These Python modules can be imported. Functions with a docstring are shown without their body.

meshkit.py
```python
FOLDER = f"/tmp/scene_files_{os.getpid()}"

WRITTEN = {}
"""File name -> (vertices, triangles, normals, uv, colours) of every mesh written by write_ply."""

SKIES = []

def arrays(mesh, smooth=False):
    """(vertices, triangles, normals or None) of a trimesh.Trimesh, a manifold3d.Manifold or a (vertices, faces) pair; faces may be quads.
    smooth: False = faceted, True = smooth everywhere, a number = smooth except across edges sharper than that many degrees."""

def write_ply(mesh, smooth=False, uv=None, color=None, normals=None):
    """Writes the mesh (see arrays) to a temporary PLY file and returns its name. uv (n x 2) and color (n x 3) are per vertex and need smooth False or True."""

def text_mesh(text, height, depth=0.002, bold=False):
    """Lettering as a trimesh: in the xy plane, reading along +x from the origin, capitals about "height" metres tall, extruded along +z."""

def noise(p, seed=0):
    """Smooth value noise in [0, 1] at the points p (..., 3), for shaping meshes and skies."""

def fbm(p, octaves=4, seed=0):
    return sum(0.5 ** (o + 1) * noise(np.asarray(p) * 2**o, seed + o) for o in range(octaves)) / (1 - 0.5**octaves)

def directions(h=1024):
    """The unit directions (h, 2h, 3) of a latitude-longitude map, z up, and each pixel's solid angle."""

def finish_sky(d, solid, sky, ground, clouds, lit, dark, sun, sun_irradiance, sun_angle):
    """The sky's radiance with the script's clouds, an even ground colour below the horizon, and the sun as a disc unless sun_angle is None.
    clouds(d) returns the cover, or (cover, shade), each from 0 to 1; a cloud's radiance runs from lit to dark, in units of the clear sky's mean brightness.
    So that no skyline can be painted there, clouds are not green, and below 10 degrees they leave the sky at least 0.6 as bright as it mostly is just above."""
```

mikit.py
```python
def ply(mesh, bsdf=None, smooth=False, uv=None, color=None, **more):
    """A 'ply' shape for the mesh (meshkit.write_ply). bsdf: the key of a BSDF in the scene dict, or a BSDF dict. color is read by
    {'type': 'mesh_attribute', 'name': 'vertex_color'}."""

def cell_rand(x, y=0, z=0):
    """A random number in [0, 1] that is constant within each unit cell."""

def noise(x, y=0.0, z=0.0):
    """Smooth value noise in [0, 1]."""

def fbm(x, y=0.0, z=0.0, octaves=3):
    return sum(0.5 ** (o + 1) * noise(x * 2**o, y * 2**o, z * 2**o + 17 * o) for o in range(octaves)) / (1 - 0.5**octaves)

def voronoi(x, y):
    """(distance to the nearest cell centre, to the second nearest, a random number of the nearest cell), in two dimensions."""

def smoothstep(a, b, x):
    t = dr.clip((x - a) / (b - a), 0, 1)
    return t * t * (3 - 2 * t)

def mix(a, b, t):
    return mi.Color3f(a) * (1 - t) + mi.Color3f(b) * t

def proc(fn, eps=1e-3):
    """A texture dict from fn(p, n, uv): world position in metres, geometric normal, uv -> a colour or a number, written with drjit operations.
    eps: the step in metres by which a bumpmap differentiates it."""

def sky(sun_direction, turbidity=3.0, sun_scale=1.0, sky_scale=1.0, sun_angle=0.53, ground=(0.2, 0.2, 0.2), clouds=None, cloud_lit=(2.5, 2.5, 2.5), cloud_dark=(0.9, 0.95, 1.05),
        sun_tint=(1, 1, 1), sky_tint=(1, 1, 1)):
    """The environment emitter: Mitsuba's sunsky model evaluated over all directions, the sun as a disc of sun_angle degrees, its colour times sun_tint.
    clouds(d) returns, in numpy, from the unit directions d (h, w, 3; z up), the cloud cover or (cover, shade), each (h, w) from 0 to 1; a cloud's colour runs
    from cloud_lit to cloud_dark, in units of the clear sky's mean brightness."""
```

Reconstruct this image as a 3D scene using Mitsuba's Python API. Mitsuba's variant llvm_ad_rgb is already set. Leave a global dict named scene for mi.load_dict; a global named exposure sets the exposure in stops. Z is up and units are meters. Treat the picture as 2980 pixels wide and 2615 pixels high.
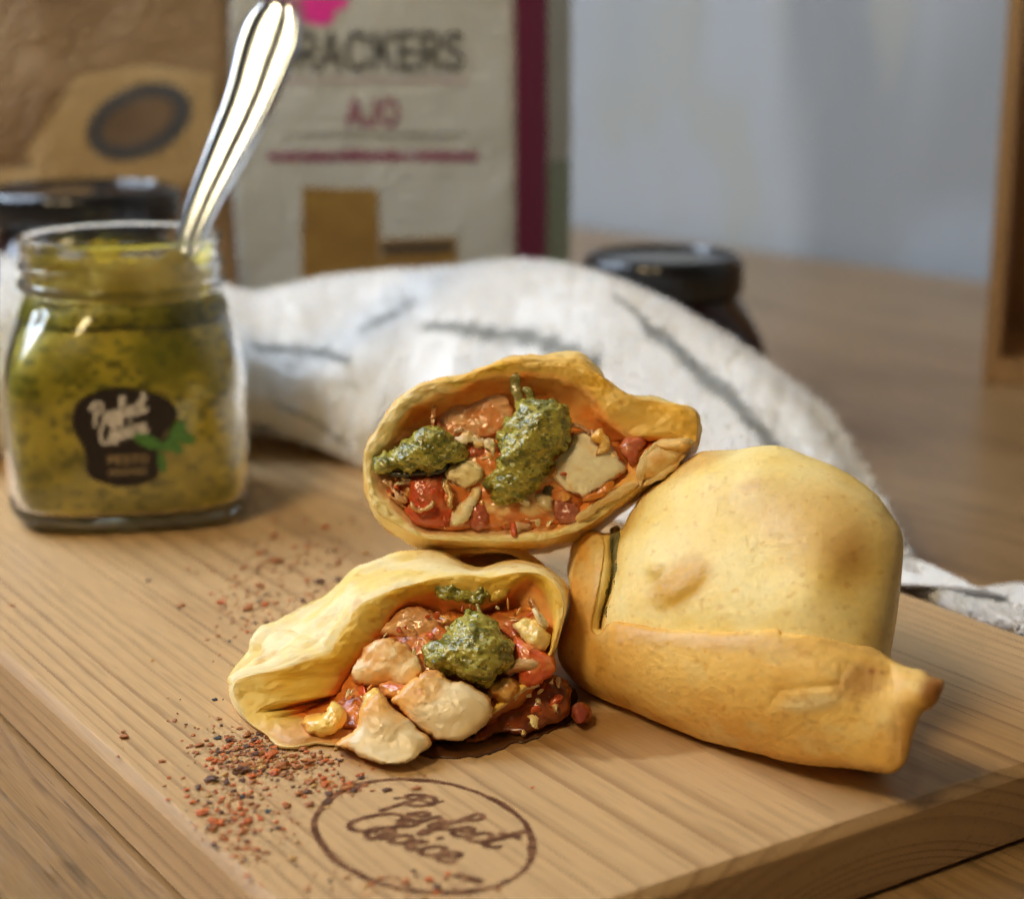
import math, random
import numpy as np, trimesh, manifold3d, shapely
import shapely.geometry as sg
from shapely import affinity
from scipy.spatial import Delaunay, cKDTree
from scipy.interpolate import PchipInterpolator
import scipy.sparse as sp
from scipy.sparse.linalg import spsolve
import drjit as dr
import mitsuba as mi
import mikit, meshkit
from mikit import proc, noise, fbm, voronoi, smoothstep, mix, ply

T = mi.ScalarTransform4f
rng = np.random.default_rng(7)
random.seed(7)
scene, labels = {'type': 'scene'}, {}

# ------------------------------------------------------------------ camera, lights, exposure
BT = 0.020                       # the table top is z = 0, the board's top face is z = BT
EYE = np.array([0.0, 0.0, BT + 0.170])
PITCH = math.radians(14.2)
FPX, CX, CY = 4957.0, 1490.0, 1307.5
FWD = np.array([0.0, math.cos(PITCH), -math.sin(PITCH)])
scene['camera'] = {'type': 'thinlens', 'fov': 2 * math.degrees(math.atan(1490 / FPX)), 'fov_axis': 'x',
                   'aperture_radius': 0.0034, 'focus_distance': 0.425, 'near_clip': 0.02, 'far_clip': 20.0,
                   'to_world': T().look_at(origin=EYE.tolist(), target=(EYE + FWD).tolist(), up=[0, 0, 1])}
exposure = 0.08

def facing(center, target, w, h):
    """to_world of a rectangle of size w x h whose normal points at the target."""
    return T().look_at(origin=list(center), target=list(target), up=[0, 0, 1]) @ T().scale([w / 2, h / 2, 1])

def emit(rgb):
    return {'type': 'area', 'radiance': {'type': 'rgb', 'value': list(rgb)}}

scene['room_light'] = {'type': 'constant', 'radiance': {'type': 'rgb', 'value': [0.050, 0.041, 0.030]}}
WIN = facing((-1.15, 0.95, 1.05), (-0.05, 0.5, 0.05), 2.0, 2.0)
for i in range(6):                                   # six panes between glazing bars
    scene['window__pane' + ('' if i == 0 else f'_{i:03d}')] = {'type': 'rectangle', 'to_world': WIN @ T().translate([(i % 3 - 1) * 0.34, (i // 3 - 0.5) * 0.54, 0]) @ T().scale([0.115, 0.22, 1]), 'emitter': emit((10.4, 12.4, 15.2))}
scene['pendant_lamp'] = {'type': 'disk', 'to_world': facing((-0.42, -0.04, 0.82), (0, 0.42, 0.03), 0.28, 0.28), 'emitter': emit((26.0, 19.6, 10.8))}
labels['window'] = {'label': 'daylit window at the left outside the picture', 'category': 'window'}
labels['pendant_lamp'] = {'label': 'warm round pendant lamp above the board outside the picture', 'category': 'lamp'}
for i, (x, y, w) in enumerate([(-0.62, 1.30, 'far left'), (-0.30, 1.42, 'left of the middle'), (0.05, 1.20, 'over the towel'), (-0.85, 0.95, 'nearest the window')]):
    k = 'ceiling_lamp' + ('' if i == 0 else f'_{i:03d}')
    scene[k] = {'type': 'disk', 'to_world': facing((x, y, 1.55), (0, 0.5, 0), 0.036, 0.036), 'emitter': emit((260, 246, 220))}
    labels[k] = {'label': f'small round ceiling lamp outside the picture, {w}', 'category': 'lamp'}

# ------------------------------------------------------------------ helpers
def ray(px, py):
    x, y = (px - CX) / FPX, -(py - CY) / FPX
    c, s = math.cos(PITCH), math.sin(PITCH)
    return np.stack(np.broadcast_arrays(x, c + y * s, -s + y * c), -1)

def at(px, py, Y):
    """The point at the distance Y (metres into the scene) that stands at this pixel of the photograph."""
    d = ray(np.asarray(px, float), np.asarray(py, float))
    return EYE + d * (np.asarray(Y, float) / d[..., 1])[..., None]

def onz(px, py, z=BT):
    d = ray(np.asarray(px, float), np.asarray(py, float))
    return EYE + d * ((z - EYE[2]) / d[..., 2])[..., None]

class Frame:
    """A slanted plane that an object's outline is drawn in; d is the height over that plane."""
    def __init__(self, O, n, grounded=False):
        self.O, self.n, self.grounded = np.asarray(O, float), np.asarray(n, float) / np.linalg.norm(n), grounded
    def rest(self, px, py, d, gap=0.0006):
        """d, raised where the plane would sink into the board, so that the thing rests on it."""
        if not self.grounded:
            return d
        low = (onz(px, py, BT + gap) - self.O) @ self.n
        k = 0.003
        return d + k * np.logaddexp(0, (low - d) / k) - 0.0 * d
    def P(self, px, py, d=0.0):
        r = ray(np.asarray(px, float), np.asarray(py, float))
        t = ((self.O - EYE) @ self.n + np.asarray(d, float)) / (r @ self.n)
        return EYE + r * t[..., None]

def Z(x0, y0, s):
    """Coordinates measured in an enlargement of the photograph to coordinates in the photograph."""
    return lambda pts: np.asarray(pts, float) / s + (x0, y0)

def closed_curve(pts, n, smooth=True):
    p = np.asarray(pts, float)
    m = len(p)
    if smooth:                                   # centripetal-ish Catmull-Rom through the points
        t = np.linspace(0, 1, 10, endpoint=False)[:, None]
        out = []
        for i in range(m):
            a, b, c, d = p[i - 1], p[i], p[(i + 1) % m], p[(i + 2) % m]
            l = np.linalg.norm(c - b) + 1e-9
            m1 = (c - a) / max(1, (np.linalg.norm(c - b) + np.linalg.norm(b - a)) / l)
            m2 = (d - b) / max(1, (np.linalg.norm(d - c) + np.linalg.norm(c - b)) / l)
            out.append((2*t**3 - 3*t**2 + 1) * b + (t**3 - 2*t**2 + t) * m1 + (-2*t**3 + 3*t**2) * c + (t**3 - t**2) * m2)
        p = np.vstack(out)
    q = np.vstack([p, p[:1]])
    s = np.r_[0, np.cumsum(np.linalg.norm(np.diff(q, axis=0), axis=1))]
    u = np.linspace(0, s[-1], n, endpoint=False)
    return np.stack([np.interp(u, s, q[:, k]) for k in range(q.shape[1])], 1)

def vnormals(v, f):
    n = np.zeros_like(v)
    c = np.cross(v[f[:, 1]] - v[f[:, 0]], v[f[:, 2]] - v[f[:, 0]])
    for k in range(3):
        np.add.at(n, f[:, k], c)
    return n / np.maximum(np.linalg.norm(n, axis=1, keepdims=True), 1e-15)

def rough(v, f, *layers, seed=0):
    """Displaces vertices along their normals: layers of (amplitude in m, feature size in m)."""
    n = vnormals(v, f)
    h = sum(a * (meshkit.fbm(v / s + 11.3 * k + seed, 2, seed + k) - 0.5) * 2 for k, (a, s) in enumerate(layers))
    return v + n * np.asarray(h)[:, None]

def inflate(poly, fr, front, back, step=6.0, p=0.5, d0=0.0, smooth=True, extra=None, ragged=0.0, seed=0):
    """A cushion with this outline (photo pixels) in the frame's plane: front / back are its bulges in m, p how round (0.5) or boxy (0.2) it is."""
    poly = np.asarray(poly, float)
    per = np.linalg.norm(np.diff(np.vstack([poly, poly[:1]]), axis=0), axis=1).sum()
    b = closed_curve(poly, max(16, int(per / step)), smooth)
    if ragged:
        q = np.c_[b, np.full(len(b), seed * 5.3)]
        b = b + ragged * ((meshkit.fbm(q / 34, 2, seed)[:, None] - 0.5) * (1.6, 0) + (meshkit.fbm(q / 34 + 50, 2, seed)[:, None] - 0.5) * (0, 1.6) + (meshkit.noise(q / 9 + 9, seed)[:, None] - 0.5) * (0.7, 0.0) + (meshkit.noise(q / 9 + 77, seed)[:, None] - 0.5) * (0.0, 0.7))
    g = sg.Polygon(b).buffer(0)
    if g.geom_type != 'Polygon':
        g = max(g.geoms, key=lambda x: x.area)
    b = np.array(g.exterior.coords)[:-1]
    b = closed_curve(b, max(16, int(g.exterior.length / step)), False)
    x0, y0, x1, y1 = g.bounds
    xs = np.arange(x0, x1, step)
    ys = np.arange(y0, y1, step * 0.866)
    gx, gy = np.meshgrid(xs, ys)
    gx = gx + (np.arange(len(ys)) % 2)[:, None] * step / 2
    inner = np.stack([gx.ravel(), gy.ravel()], 1)
    inner = inner[shapely.contains_xy(g.buffer(-0.55 * step), inner[:, 0], inner[:, 1])] if g.buffer(-0.55 * step).area > 0 else np.zeros((0, 2))
    if len(inner) == 0:
        inner = np.array([g.representative_point().coords[0]])
    pts = np.vstack([b, inner])
    nb, n = len(b), len(pts)
    tri = Delaunay(pts).simplices
    cen = pts[tri].mean(1)
    g2 = sg.Polygon(b).buffer(0.01 * step)
    tri = tri[shapely.contains_xy(g2, cen[:, 0], cen[:, 1])]
    a, c = pts[tri[:, 1]] - pts[tri[:, 0]], pts[tri[:, 2]] - pts[tri[:, 0]]
    ar = a[:, 0] * c[:, 1] - a[:, 1] * c[:, 0]
    tri = tri[np.abs(ar) > 1e-6]
    ar = ar[np.abs(ar) > 1e-6]
    tri[ar > 0] = tri[ar > 0][:, ::-1]           # pixel y points down: this winding faces the camera
    e = np.vstack([tri[:, [0, 1]], tri[:, [1, 2]], tri[:, [2, 0]]])
    e = np.unique(np.sort(e, 1), axis=0)
    A = sp.coo_matrix((np.ones(len(e)), (e[:, 0], e[:, 1])), (n, n))
    A = (A + A.T).tocsr()
    deg = np.asarray(A.sum(1)).ravel()
    L = (sp.diags(deg) - A)[nb:][:, nb:]
    u = np.zeros(n)
    u[nb:] = spsolve((L + 1e-9 * sp.eye(n - nb)).tocsc(), np.ones(n - nb))
    h = (np.maximum(u, 0) / u.max()) ** p
    base = d0(pts[:, 0], pts[:, 1]) if callable(d0) else np.full(n, float(d0))
    base = fr.rest(pts[:, 0], pts[:, 1], base)
    ex = extra(pts[:, 0], pts[:, 1]) * np.minimum(1, h * 2.5) if extra else 0.0
    F = fr.P(pts[:, 0], pts[:, 1], base + front * h + ex)
    B = fr.P(pts[nb:, 0], pts[nb:, 1], base[nb:] - back * h[nb:])
    idx = np.r_[np.arange(nb), n + np.arange(n - nb)]
    v = np.vstack([F, B])
    f = np.vstack([tri, idx[tri][:, ::-1]])
    used, inv = np.unique(f, return_inverse=True)
    inflate.px = np.vstack([pts, pts[nb:]])[used]
    inflate.isfront = (used < n)
    inflate.h = np.concatenate([h, h[nb:]])[used]
    return v[used], inv.reshape(-1, 3)

def loft(loops, sub=4, cap=True):
    """A skin through closed loops of equally many points, smooth from loop to loop. Returns v, f and each vertex's (row, column)."""
    Ls = np.array(loops)
    m, n = Ls.shape[:2]
    s = np.r_[0, np.cumsum(np.maximum(np.linalg.norm(np.diff(Ls, axis=0), axis=2).mean(1), 1e-5))]
    sub = sub if np.iterable(sub) else [sub] * (m - 1)
    q = np.concatenate([np.linspace(i, i + 1, k, endpoint=False) for i, k in enumerate(sub)] + [[m - 1]])
    row = q
    qs = np.interp(q, np.arange(m), s)
    rows = PchipInterpolator(s, Ls, axis=0)(qs)
    R = len(rows)
    v = rows.reshape(-1, 3)
    i, j = np.meshgrid(np.arange(R - 1), np.arange(n), indexing='ij')
    a, b, c, d = i * n + j, i * n + (j + 1) % n, (i + 1) * n + (j + 1) % n, (i + 1) * n + j
    f = np.concatenate([np.stack([a, b, c], -1).reshape(-1, 3), np.stack([a, c, d], -1).reshape(-1, 3)])
    rc = np.stack([np.repeat(row, n), np.tile(np.arange(n) / n, R)], 1)
    if cap:
        v = np.vstack([v, rows[0].mean(0), rows[-1].mean(0)])
        k = np.arange(n)
        f = np.vstack([f, np.stack([np.full(n, R * n), (k + 1) % n, k], 1), np.stack([np.full(n, R * n + 1), (R - 1) * n + k, (R - 1) * n + (k + 1) % n], 1)])
        rc = np.vstack([rc, [0, 0], [m - 1, 0]])
    return v, f, rc

def outward(v, f):
    a = v[f]
    vol = np.einsum('ij,ij->i', a[:, 0], np.cross(a[:, 1], a[:, 2])).sum()
    return f if vol > 0 else f[:, ::-1]

def star(poly, c, n):
    """The outline seen from its centre c at n equal angles (photo pixels)."""
    q = closed_curve(poly, 900, True) - c
    ang, rad = np.arctan2(q[:, 1], q[:, 0]), np.linalg.norm(q, axis=1)
    o = np.argsort(ang)
    ang, rad = ang[o], rad[o]
    th = np.linspace(-np.pi, np.pi, n, endpoint=False)
    r = np.interp(th, np.r_[ang - 2*np.pi, ang, ang + 2*np.pi], np.r_[rad, rad, rad])
    k = np.ones(3) / 3
    r = np.convolve(np.r_[r[-1:], r, r[:1]], k, 'valid')
    return c + np.stack([np.cos(th), np.sin(th)], 1) * r[:, None]

def tube(path, rad, n=8, ends=True, sub=6):
    """A round strand along the points, its radius per point; rounded at both ends."""
    p = np.asarray(path, float)
    r = np.broadcast_to(np.asarray(rad, float), (len(p),))
    s = np.r_[0, np.cumsum(np.linalg.norm(np.diff(p, axis=0), axis=1))]
    q = np.linspace(0, s[-1], max(3, (len(p) - 1) * sub + 1))
    p, r = PchipInterpolator(s, p)(q), np.interp(q, s, r)
    t = np.gradient(p, axis=0)
    t /= np.linalg.norm(t, axis=1, keepdims=True)
    u = np.cross(t, [0.13, 0.21, 0.97])
    u /= np.linalg.norm(u, axis=1, keepdims=True)
    w = np.cross(t, u)
    th = np.arange(n) * 2 * np.pi / n
    loops = []
    if ends:
        loops += [p[0] - t[0] * r[0] * 0.8 + (u[0] * np.cos(th)[:, None] + w[0] * np.sin(th)[:, None]) * r[0] * 0.3]
    loops += [p[i] + (u[i] * np.cos(th)[:, None] + w[i] * np.sin(th)[:, None]) * r[i] for i in range(len(p))]
    if ends:
        loops += [p[-1] + t[-1] * r[-1] * 0.8 + (u[-1] * np.cos(th)[:, None] + w[-1] * np.sin(th)[:, None]) * r[-1] * 0.3]
    v, f, _ = loft(loops, 1)
    return v, outward(v, f)

def join(parts):
    vs, fs, k = [], [], 0
    for v, f in parts:
        vs.append(v); fs.append(np.asarray(f) + k); k += len(v)
    return np.vstack(vs), np.vstack(fs)

def key(name):
    if name not in scene:
        return name
    i = 1
    while f'{name}_{i:03d}' in scene:
        i += 1
    return f'{name}_{i:03d}'

def add(name, v, f, bsdf, smooth=True, color=None, label=None, cat=None, group=None, kind=None, **more):
    k = key(name)
    if bsdf == 'dough':
        c = np.asarray(color)
        t = nz(v, 0.0011, 201, 2)
        color = np.clip(c * (0.93 + 0.14 * t)[:, None] * lerp((1, 1, 1), (0.86, 0.74, 0.55), 0.7 * sstep(0.66, 0.80, nz(v, 0.0020, 202, 2))), 0, .9)
    scene[k] = ply((v, f), bsdf, smooth, color=color, **more)
    tag(k, label, cat, group, kind)
    return k

def tag(k, label=None, cat=None, group=None, kind=None):
    e = {n: x for n, x in (('label', label), ('category', cat), ('group', group), ('kind', kind)) if x}
    if e:
        labels[k] = {**labels.get(k, {}), **e}

def lerp(a, b, t):
    return np.asarray(a) * (1 - t[:, None]) + np.asarray(b) * t[:, None]

def sstep(a, b, x):
    t = np.clip((x - a) / (b - a), 0, 1)
    return t * t * (3 - 2 * t)

def nz(v, size, seed=0, octaves=3):
    return meshkit.fbm(np.asarray(v) / size + seed * 3.7, octaves, seed)

# ------------------------------------------------------------------ materials
def rgb(*c):
    return {'type': 'rgb', 'value': list(c)}

def principled(base, rough=0.6, spec=0.5, **kw):
    return {'type': 'twosided', 'bsdf': {'type': 'principled', 'base_color': base, 'roughness': rough, 'specular': spec, **kw}}

def bumped(scale, fn, bsdf, eps=1e-4):
    return {'type': 'bumpmap', 'arbitrary': {**proc(fn, eps)}, 'scale': scale, 'bsdf': bsdf}

VC = {'type': 'mesh_attribute', 'name': 'vertex_color'}
def grain_fn(p, n, uv):
    return fbm(p.x * 1500, p.y * 1500, p.z * 1500, 2) + 0.6 * noise(p.x * 500, p.y * 500, p.z * 500)
scene['dough'] = bumped(0.00007, grain_fn, principled(VC, 0.44, 0.32))
wet_fn = lambda p, n, uv: fbm(p.x * 700, p.y * 700, p.z * 700, 3)
scene['wet_food'] = bumped(0.0003, wet_fn, principled(VC, 0.22, 0.5, clearcoat=0.8, clearcoat_gloss=0.975))
scene['meaty'] = bumped(0.00018, wet_fn, principled(VC, 0.36, 0.4, clearcoat=0.3, clearcoat_gloss=0.95))
def pesto_fn(p, n, uv):
    a = fbm(p.x * 420, p.y * 420, p.z * 420, 3)
    b = noise(p.x * 1300, p.y * 1300, p.z * 1300)
    c = mix((0.115, 0.118, 0.011), (0.35, 0.31, 0.042), smoothstep(0.30, 0.62, a))
    c = mix(c, (0.56, 0.48, 0.14), 0.75 * smoothstep(0.72, 0.86, b))
    return mix(c, (0.05, 0.055, 0.008), 0.8 * smoothstep(0.30, 0.16, b))
scene['pesto'] = bumped(0.0004, lambda p, n, uv: fbm(p.x * 800, p.y * 800, p.z * 800, 3), principled(proc(pesto_fn), 0.34, 0.5, clearcoat=0.9, clearcoat_gloss=0.97))

# wood: growth rings about an axis below the piece, running along LB
LB = np.array([0.5650, -0.8251, 0.0]); NB = np.array([0.8251, 0.5650, 0.0])
CORNER = np.array([-0.0275, 0.2751])
def wood(light, dark, q0, z0, ring, warp, fine=0.5, stain=None):
    def fn(p, n, uv):
        l = p.x * LB[0] + p.y * LB[1]
        q = p.x * NB[0] + p.y * NB[1]
        w = warp * (fbm(l * 5, q * 14, p.z * 14, 3) - 0.5)
        r = dr.sqrt(dr.square(q - q0 + w) + dr.square(p.z - z0 + 0.5 * w)) / ring
        r = r + 2.2 * noise(r * 0.45, 3.3)
        t = r - dr.floor(r)
        late = smoothstep(0.55, 0.93, t) * (1 - smoothstep(0.94, 1.0, t))
        amp = 0.15 + 1.1 * mikit.cell_rand(r, 5.0)
        c = mix(light, dark, dr.clip(late * amp, 0, 1) * 0.62)
        tone = fbm(l * 9, q * 26, p.z * 20, 3)
        c = mix(c, mi.Color3f(dark) * 1.12, 0.30 * smoothstep(0.42, 0.8, tone))
        fib = noise(l * 130, q * 2600, p.z * 2600)
        pore = smoothstep(0.70, 0.9, noise(l * 60 + 7, q * 900, p.z * 900)) + smoothstep(0.74, 0.86, noise(l * 14 + 3, q * 620, p.z * 620))
        c = c * (1 - 0.22 * fine * (fib - 0.5) - 0.25 * fine * pore)
        return stain(c, p, l, q) if stain else c
    return fn
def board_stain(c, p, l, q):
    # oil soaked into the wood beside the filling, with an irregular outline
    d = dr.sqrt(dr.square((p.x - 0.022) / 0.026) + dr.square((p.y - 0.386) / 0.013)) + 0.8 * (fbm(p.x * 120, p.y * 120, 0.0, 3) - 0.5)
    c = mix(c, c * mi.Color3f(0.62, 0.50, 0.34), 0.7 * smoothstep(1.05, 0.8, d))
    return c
fib_bump = lambda p, n, uv: noise((p.x * LB[0] + p.y * LB[1]) * 90, (p.x * NB[0] + p.y * NB[1]) * 1900, p.z * 1900) + 0.5 * noise((p.x * LB[0] + p.y * LB[1]) * 25, (p.x * NB[0] + p.y * NB[1]) * 420, p.z * 420)
scene['board_wood'] = bumped(0.00010, fib_bump, principled(proc(wood((0.52, 0.34, 0.165), (0.28, 0.15, 0.064), 0.26, -0.085, 0.0031, 0.008, stain=board_stain)), 0.52, 0.35))
scene['table_wood'] = bumped(0.00014, fib_bump, principled(proc(wood((0.30, 0.185, 0.083), (0.15, 0.088, 0.038), -0.35, -0.22, 0.013, 0.05, 0.9)), 0.28, 0.45))
scene['rack_wood'] = bumped(0.00010, lambda p, n, uv: noise(p.x * 1200, p.y * 1200, p.z * 60), principled(proc(lambda p, n, uv: mix((0.50, 0.31, 0.14), (0.32, 0.185, 0.08), fbm(p.x * 160, p.y * 160, p.z * 7, 3))), 0.5, 0.35))
scene['burnt'] = principled(proc(lambda p, n, uv: mix((0.10, 0.040, 0.018), (0.24, 0.115, 0.055), smoothstep(0.35, 0.75, fbm(p.x * 700, p.y * 700, 0.0, 3)))), 0.85, 0.15)
scene['cloth'] = bumped(0.0005, lambda p, n, uv: noise(p.x * 1100, p.y * 1100, p.z * 1100) + 0.8 * noise(p.x * 420, p.y * 420, p.z * 420), principled(VC, 0.9, 0.1, sheen=0.5))
scene['nap'] = principled(rgb(0.80, 0.79, 0.76), 0.95, 0.1)
scene['glass'] = {'type': 'dielectric', 'int_ior': 1.5, 'ext_ior': 1.0}
scene['steel'] = {'type': 'twosided', 'bsdf': {'type': 'roughconductor', 'material': 'none', 'specular_reflectance': rgb(0.74, 0.84, 0.97), 'alpha': 0.09}}
scene['black_lid'] = principled(rgb(0.008, 0.008, 0.009), 0.12, 0.5, clearcoat=0.6, clearcoat_gloss=0.97)
scene['dark_sauce'] = principled(rgb(0.022, 0.009, 0.008), 0.12, 0.5)
def plaster(p, n, uv):
    l = p.x * 0.646 - p.y * 0.763
    s = fbm(l * 9, 2.0, p.z * 1.2, 3)
    c = mix((0.31, 0.32, 0.325), (0.45, 0.465, 0.475), smoothstep(0.36, 0.64, s))
    c = mix(c, (0.44, 0.43, 0.37), 0.6 * smoothstep(0.5, 0.68, fbm(l * 13 + 9, 1.0, p.z * 5, 3)))
    return mix(c, (0.38, 0.42, 0.47), 0.6 * smoothstep(0.55, 0.75, fbm(l * 7 + 30, 2.0, p.z * 4, 2)))
scene['wall_paint'] = principled(proc(plaster), 0.8, 0.2)
def paper_grain(p, n, uv):
    return noise(p.x * 300, p.y * 300, p.z * 300) + 2.0 * fbm(p.x * 22, p.y * 22, p.z * 22, 3)
scene['white_bag'] = bumped(0.0012, paper_grain, principled(proc(lambda p, n, uv: mix((0.48, 0.51, 0.51), (0.58, 0.61, 0.61), fbm(p.x * 60, p.y * 60, p.z * 60, 3))), 0.42, 0.4))
for nm, c in (('purple_print', (0.24, 0.018, 0.095)), ('pink_print', (0.85, 0.035, 0.42)), ('mauve_print', (0.42, 0.16, 0.27)), ('ink_print', (0.022, 0.028, 0.030)),
              ('green_film', (0.30, 0.40, 0.26)), ('pale_film', (0.55, 0.60, 0.54)), ('dark_print', (0.06, 0.045, 0.03)), ('label_black', (0.018, 0.012, 0.013)),
              ('label_white', (0.62, 0.60, 0.62)), ('label_green', (0.07, 0.20, 0.05)), ('label_cream', (0.34, 0.25, 0.14))):
    scene[nm] = principled(rgb(*c), 0.45, 0.35)
scene['cracker_print'] = principled(proc(lambda p, n, uv: mix((0.34, 0.215, 0.045), (0.24, 0.125, 0.03), fbm(p.x * 90, p.y * 90, p.z * 90, 3))), 0.5, 0.3)
scene['kraft'] = bumped(0.003, paper_grain, principled(proc(lambda p, n, uv: mix((0.40, 0.26, 0.13), (0.20, 0.115, 0.052), fbm(p.x * 24, p.y * 24, p.z * 24, 3))), 0.7, 0.25))
scene['kraft_label'] = bumped(0.002, paper_grain, principled(proc(lambda p, n, uv: mix((0.60, 0.43, 0.21), (0.46, 0.31, 0.14), fbm(p.x * 40, p.y * 40, p.z * 40, 3))), 0.65, 0.25))
scene['flake_red'] = principled(rgb(0.52, 0.12, 0.02), 0.5, 0.4)
scene['flake_rust'] = principled(rgb(0.36, 0.13, 0.035), 0.55, 0.4)
scene['flake_dark'] = principled(rgb(0.12, 0.055, 0.032), 0.6, 0.3)
scene['flake_seed'] = principled(rgb(0.48, 0.27, 0.08), 0.5, 0.4)
scene['flake_grey'] = principled(rgb(0.04, 0.045, 0.05), 0.6, 0.3)
scene['oil'] = bumped(0.0006, lambda p, n, uv: fbm(p.x * 240, p.y * 240, p.z * 240, 2), principled(proc(lambda p, n, uv: mix((0.045, 0.014, 0.005), (0.13, 0.05, 0.012), fbm(p.x * 260, p.y * 260, p.z * 260, 2))), 0.07, 0.5, clearcoat=1.0, clearcoat_gloss=0.97))
scene['herb'] = principled(proc(lambda p, n, uv: mix((0.12, 0.115, 0.04), (0.32, 0.28, 0.13), fbm(p.x * 300, p.y * 300, p.z * 300, 3))), 0.5, 0.4)

scene['frame_paint'] = principled(rgb(0.25, 0.24, 0.22), 0.6, 0.3)
bars = [(x, 0, 0.05, 0.56) for x in (-.51, -.17, .17, .51)] + [(0, y, 0.46, 0.05) for y in (-.52, 0, .52)]
for k_, (x, y, a_, b_) in enumerate(bars):
    m = trimesh.creation.box((2 * a_, 2 * b_, 0.02 + 0.004 * (k_ > 3)))
    v = np.array(m.vertices) + (x, y, 0)
    M = np.array(WIN.matrix, float)
    v = v @ M[:3, :3].T + M[:3, 3]
    scene['window__bar' + ('' if k_ == 0 else f'_{k_:03d}')] = ply((v, np.array(m.faces)), 'frame_paint', False)

# ------------------------------------------------------------------ the setting: table, wall
E0, E1 = onz(1640, 655, 0.0), onz(2830, 815, 0.0)
ed = (E1 - E0)[:2] / np.linalg.norm((E1 - E0)[:2])
en = np.array([-ed[1], ed[0]])                    # away from the camera
en = en if en[1] > 0 else -en
e0 = E0[:2]
def strip(name, p0, d, length0, length1, n0, n1, z0, z1, bsdf, **kw):
    m = trimesh.creation.box((length1 - length0, n1 - n0, z1 - z0))
    v = np.array(m.vertices) + ((length0 + length1) / 2, (n0 + n1) / 2, (z0 + z1) / 2)
    nn = np.array([-d[1], d[0]])
    nn = nn if nn @ en > 0 else -nn
    w = np.concatenate([p0 + v[:, :1] * d + v[:, 1:2] * nn, v[:, 2:]], 1)
    return add(name, w, outward(w, np.array(m.faces)), bsdf, False, **kw)
strip('table', e0, ed, -1.9, 2.4, -2.6, 0.0, -0.04, 0.0, 'table_wood', kind='structure')
strip('wall', e0, ed, -3.2, 3.0, 0.02, 0.08, -0.8, 1.5, 'wall_paint', kind='structure')

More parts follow.
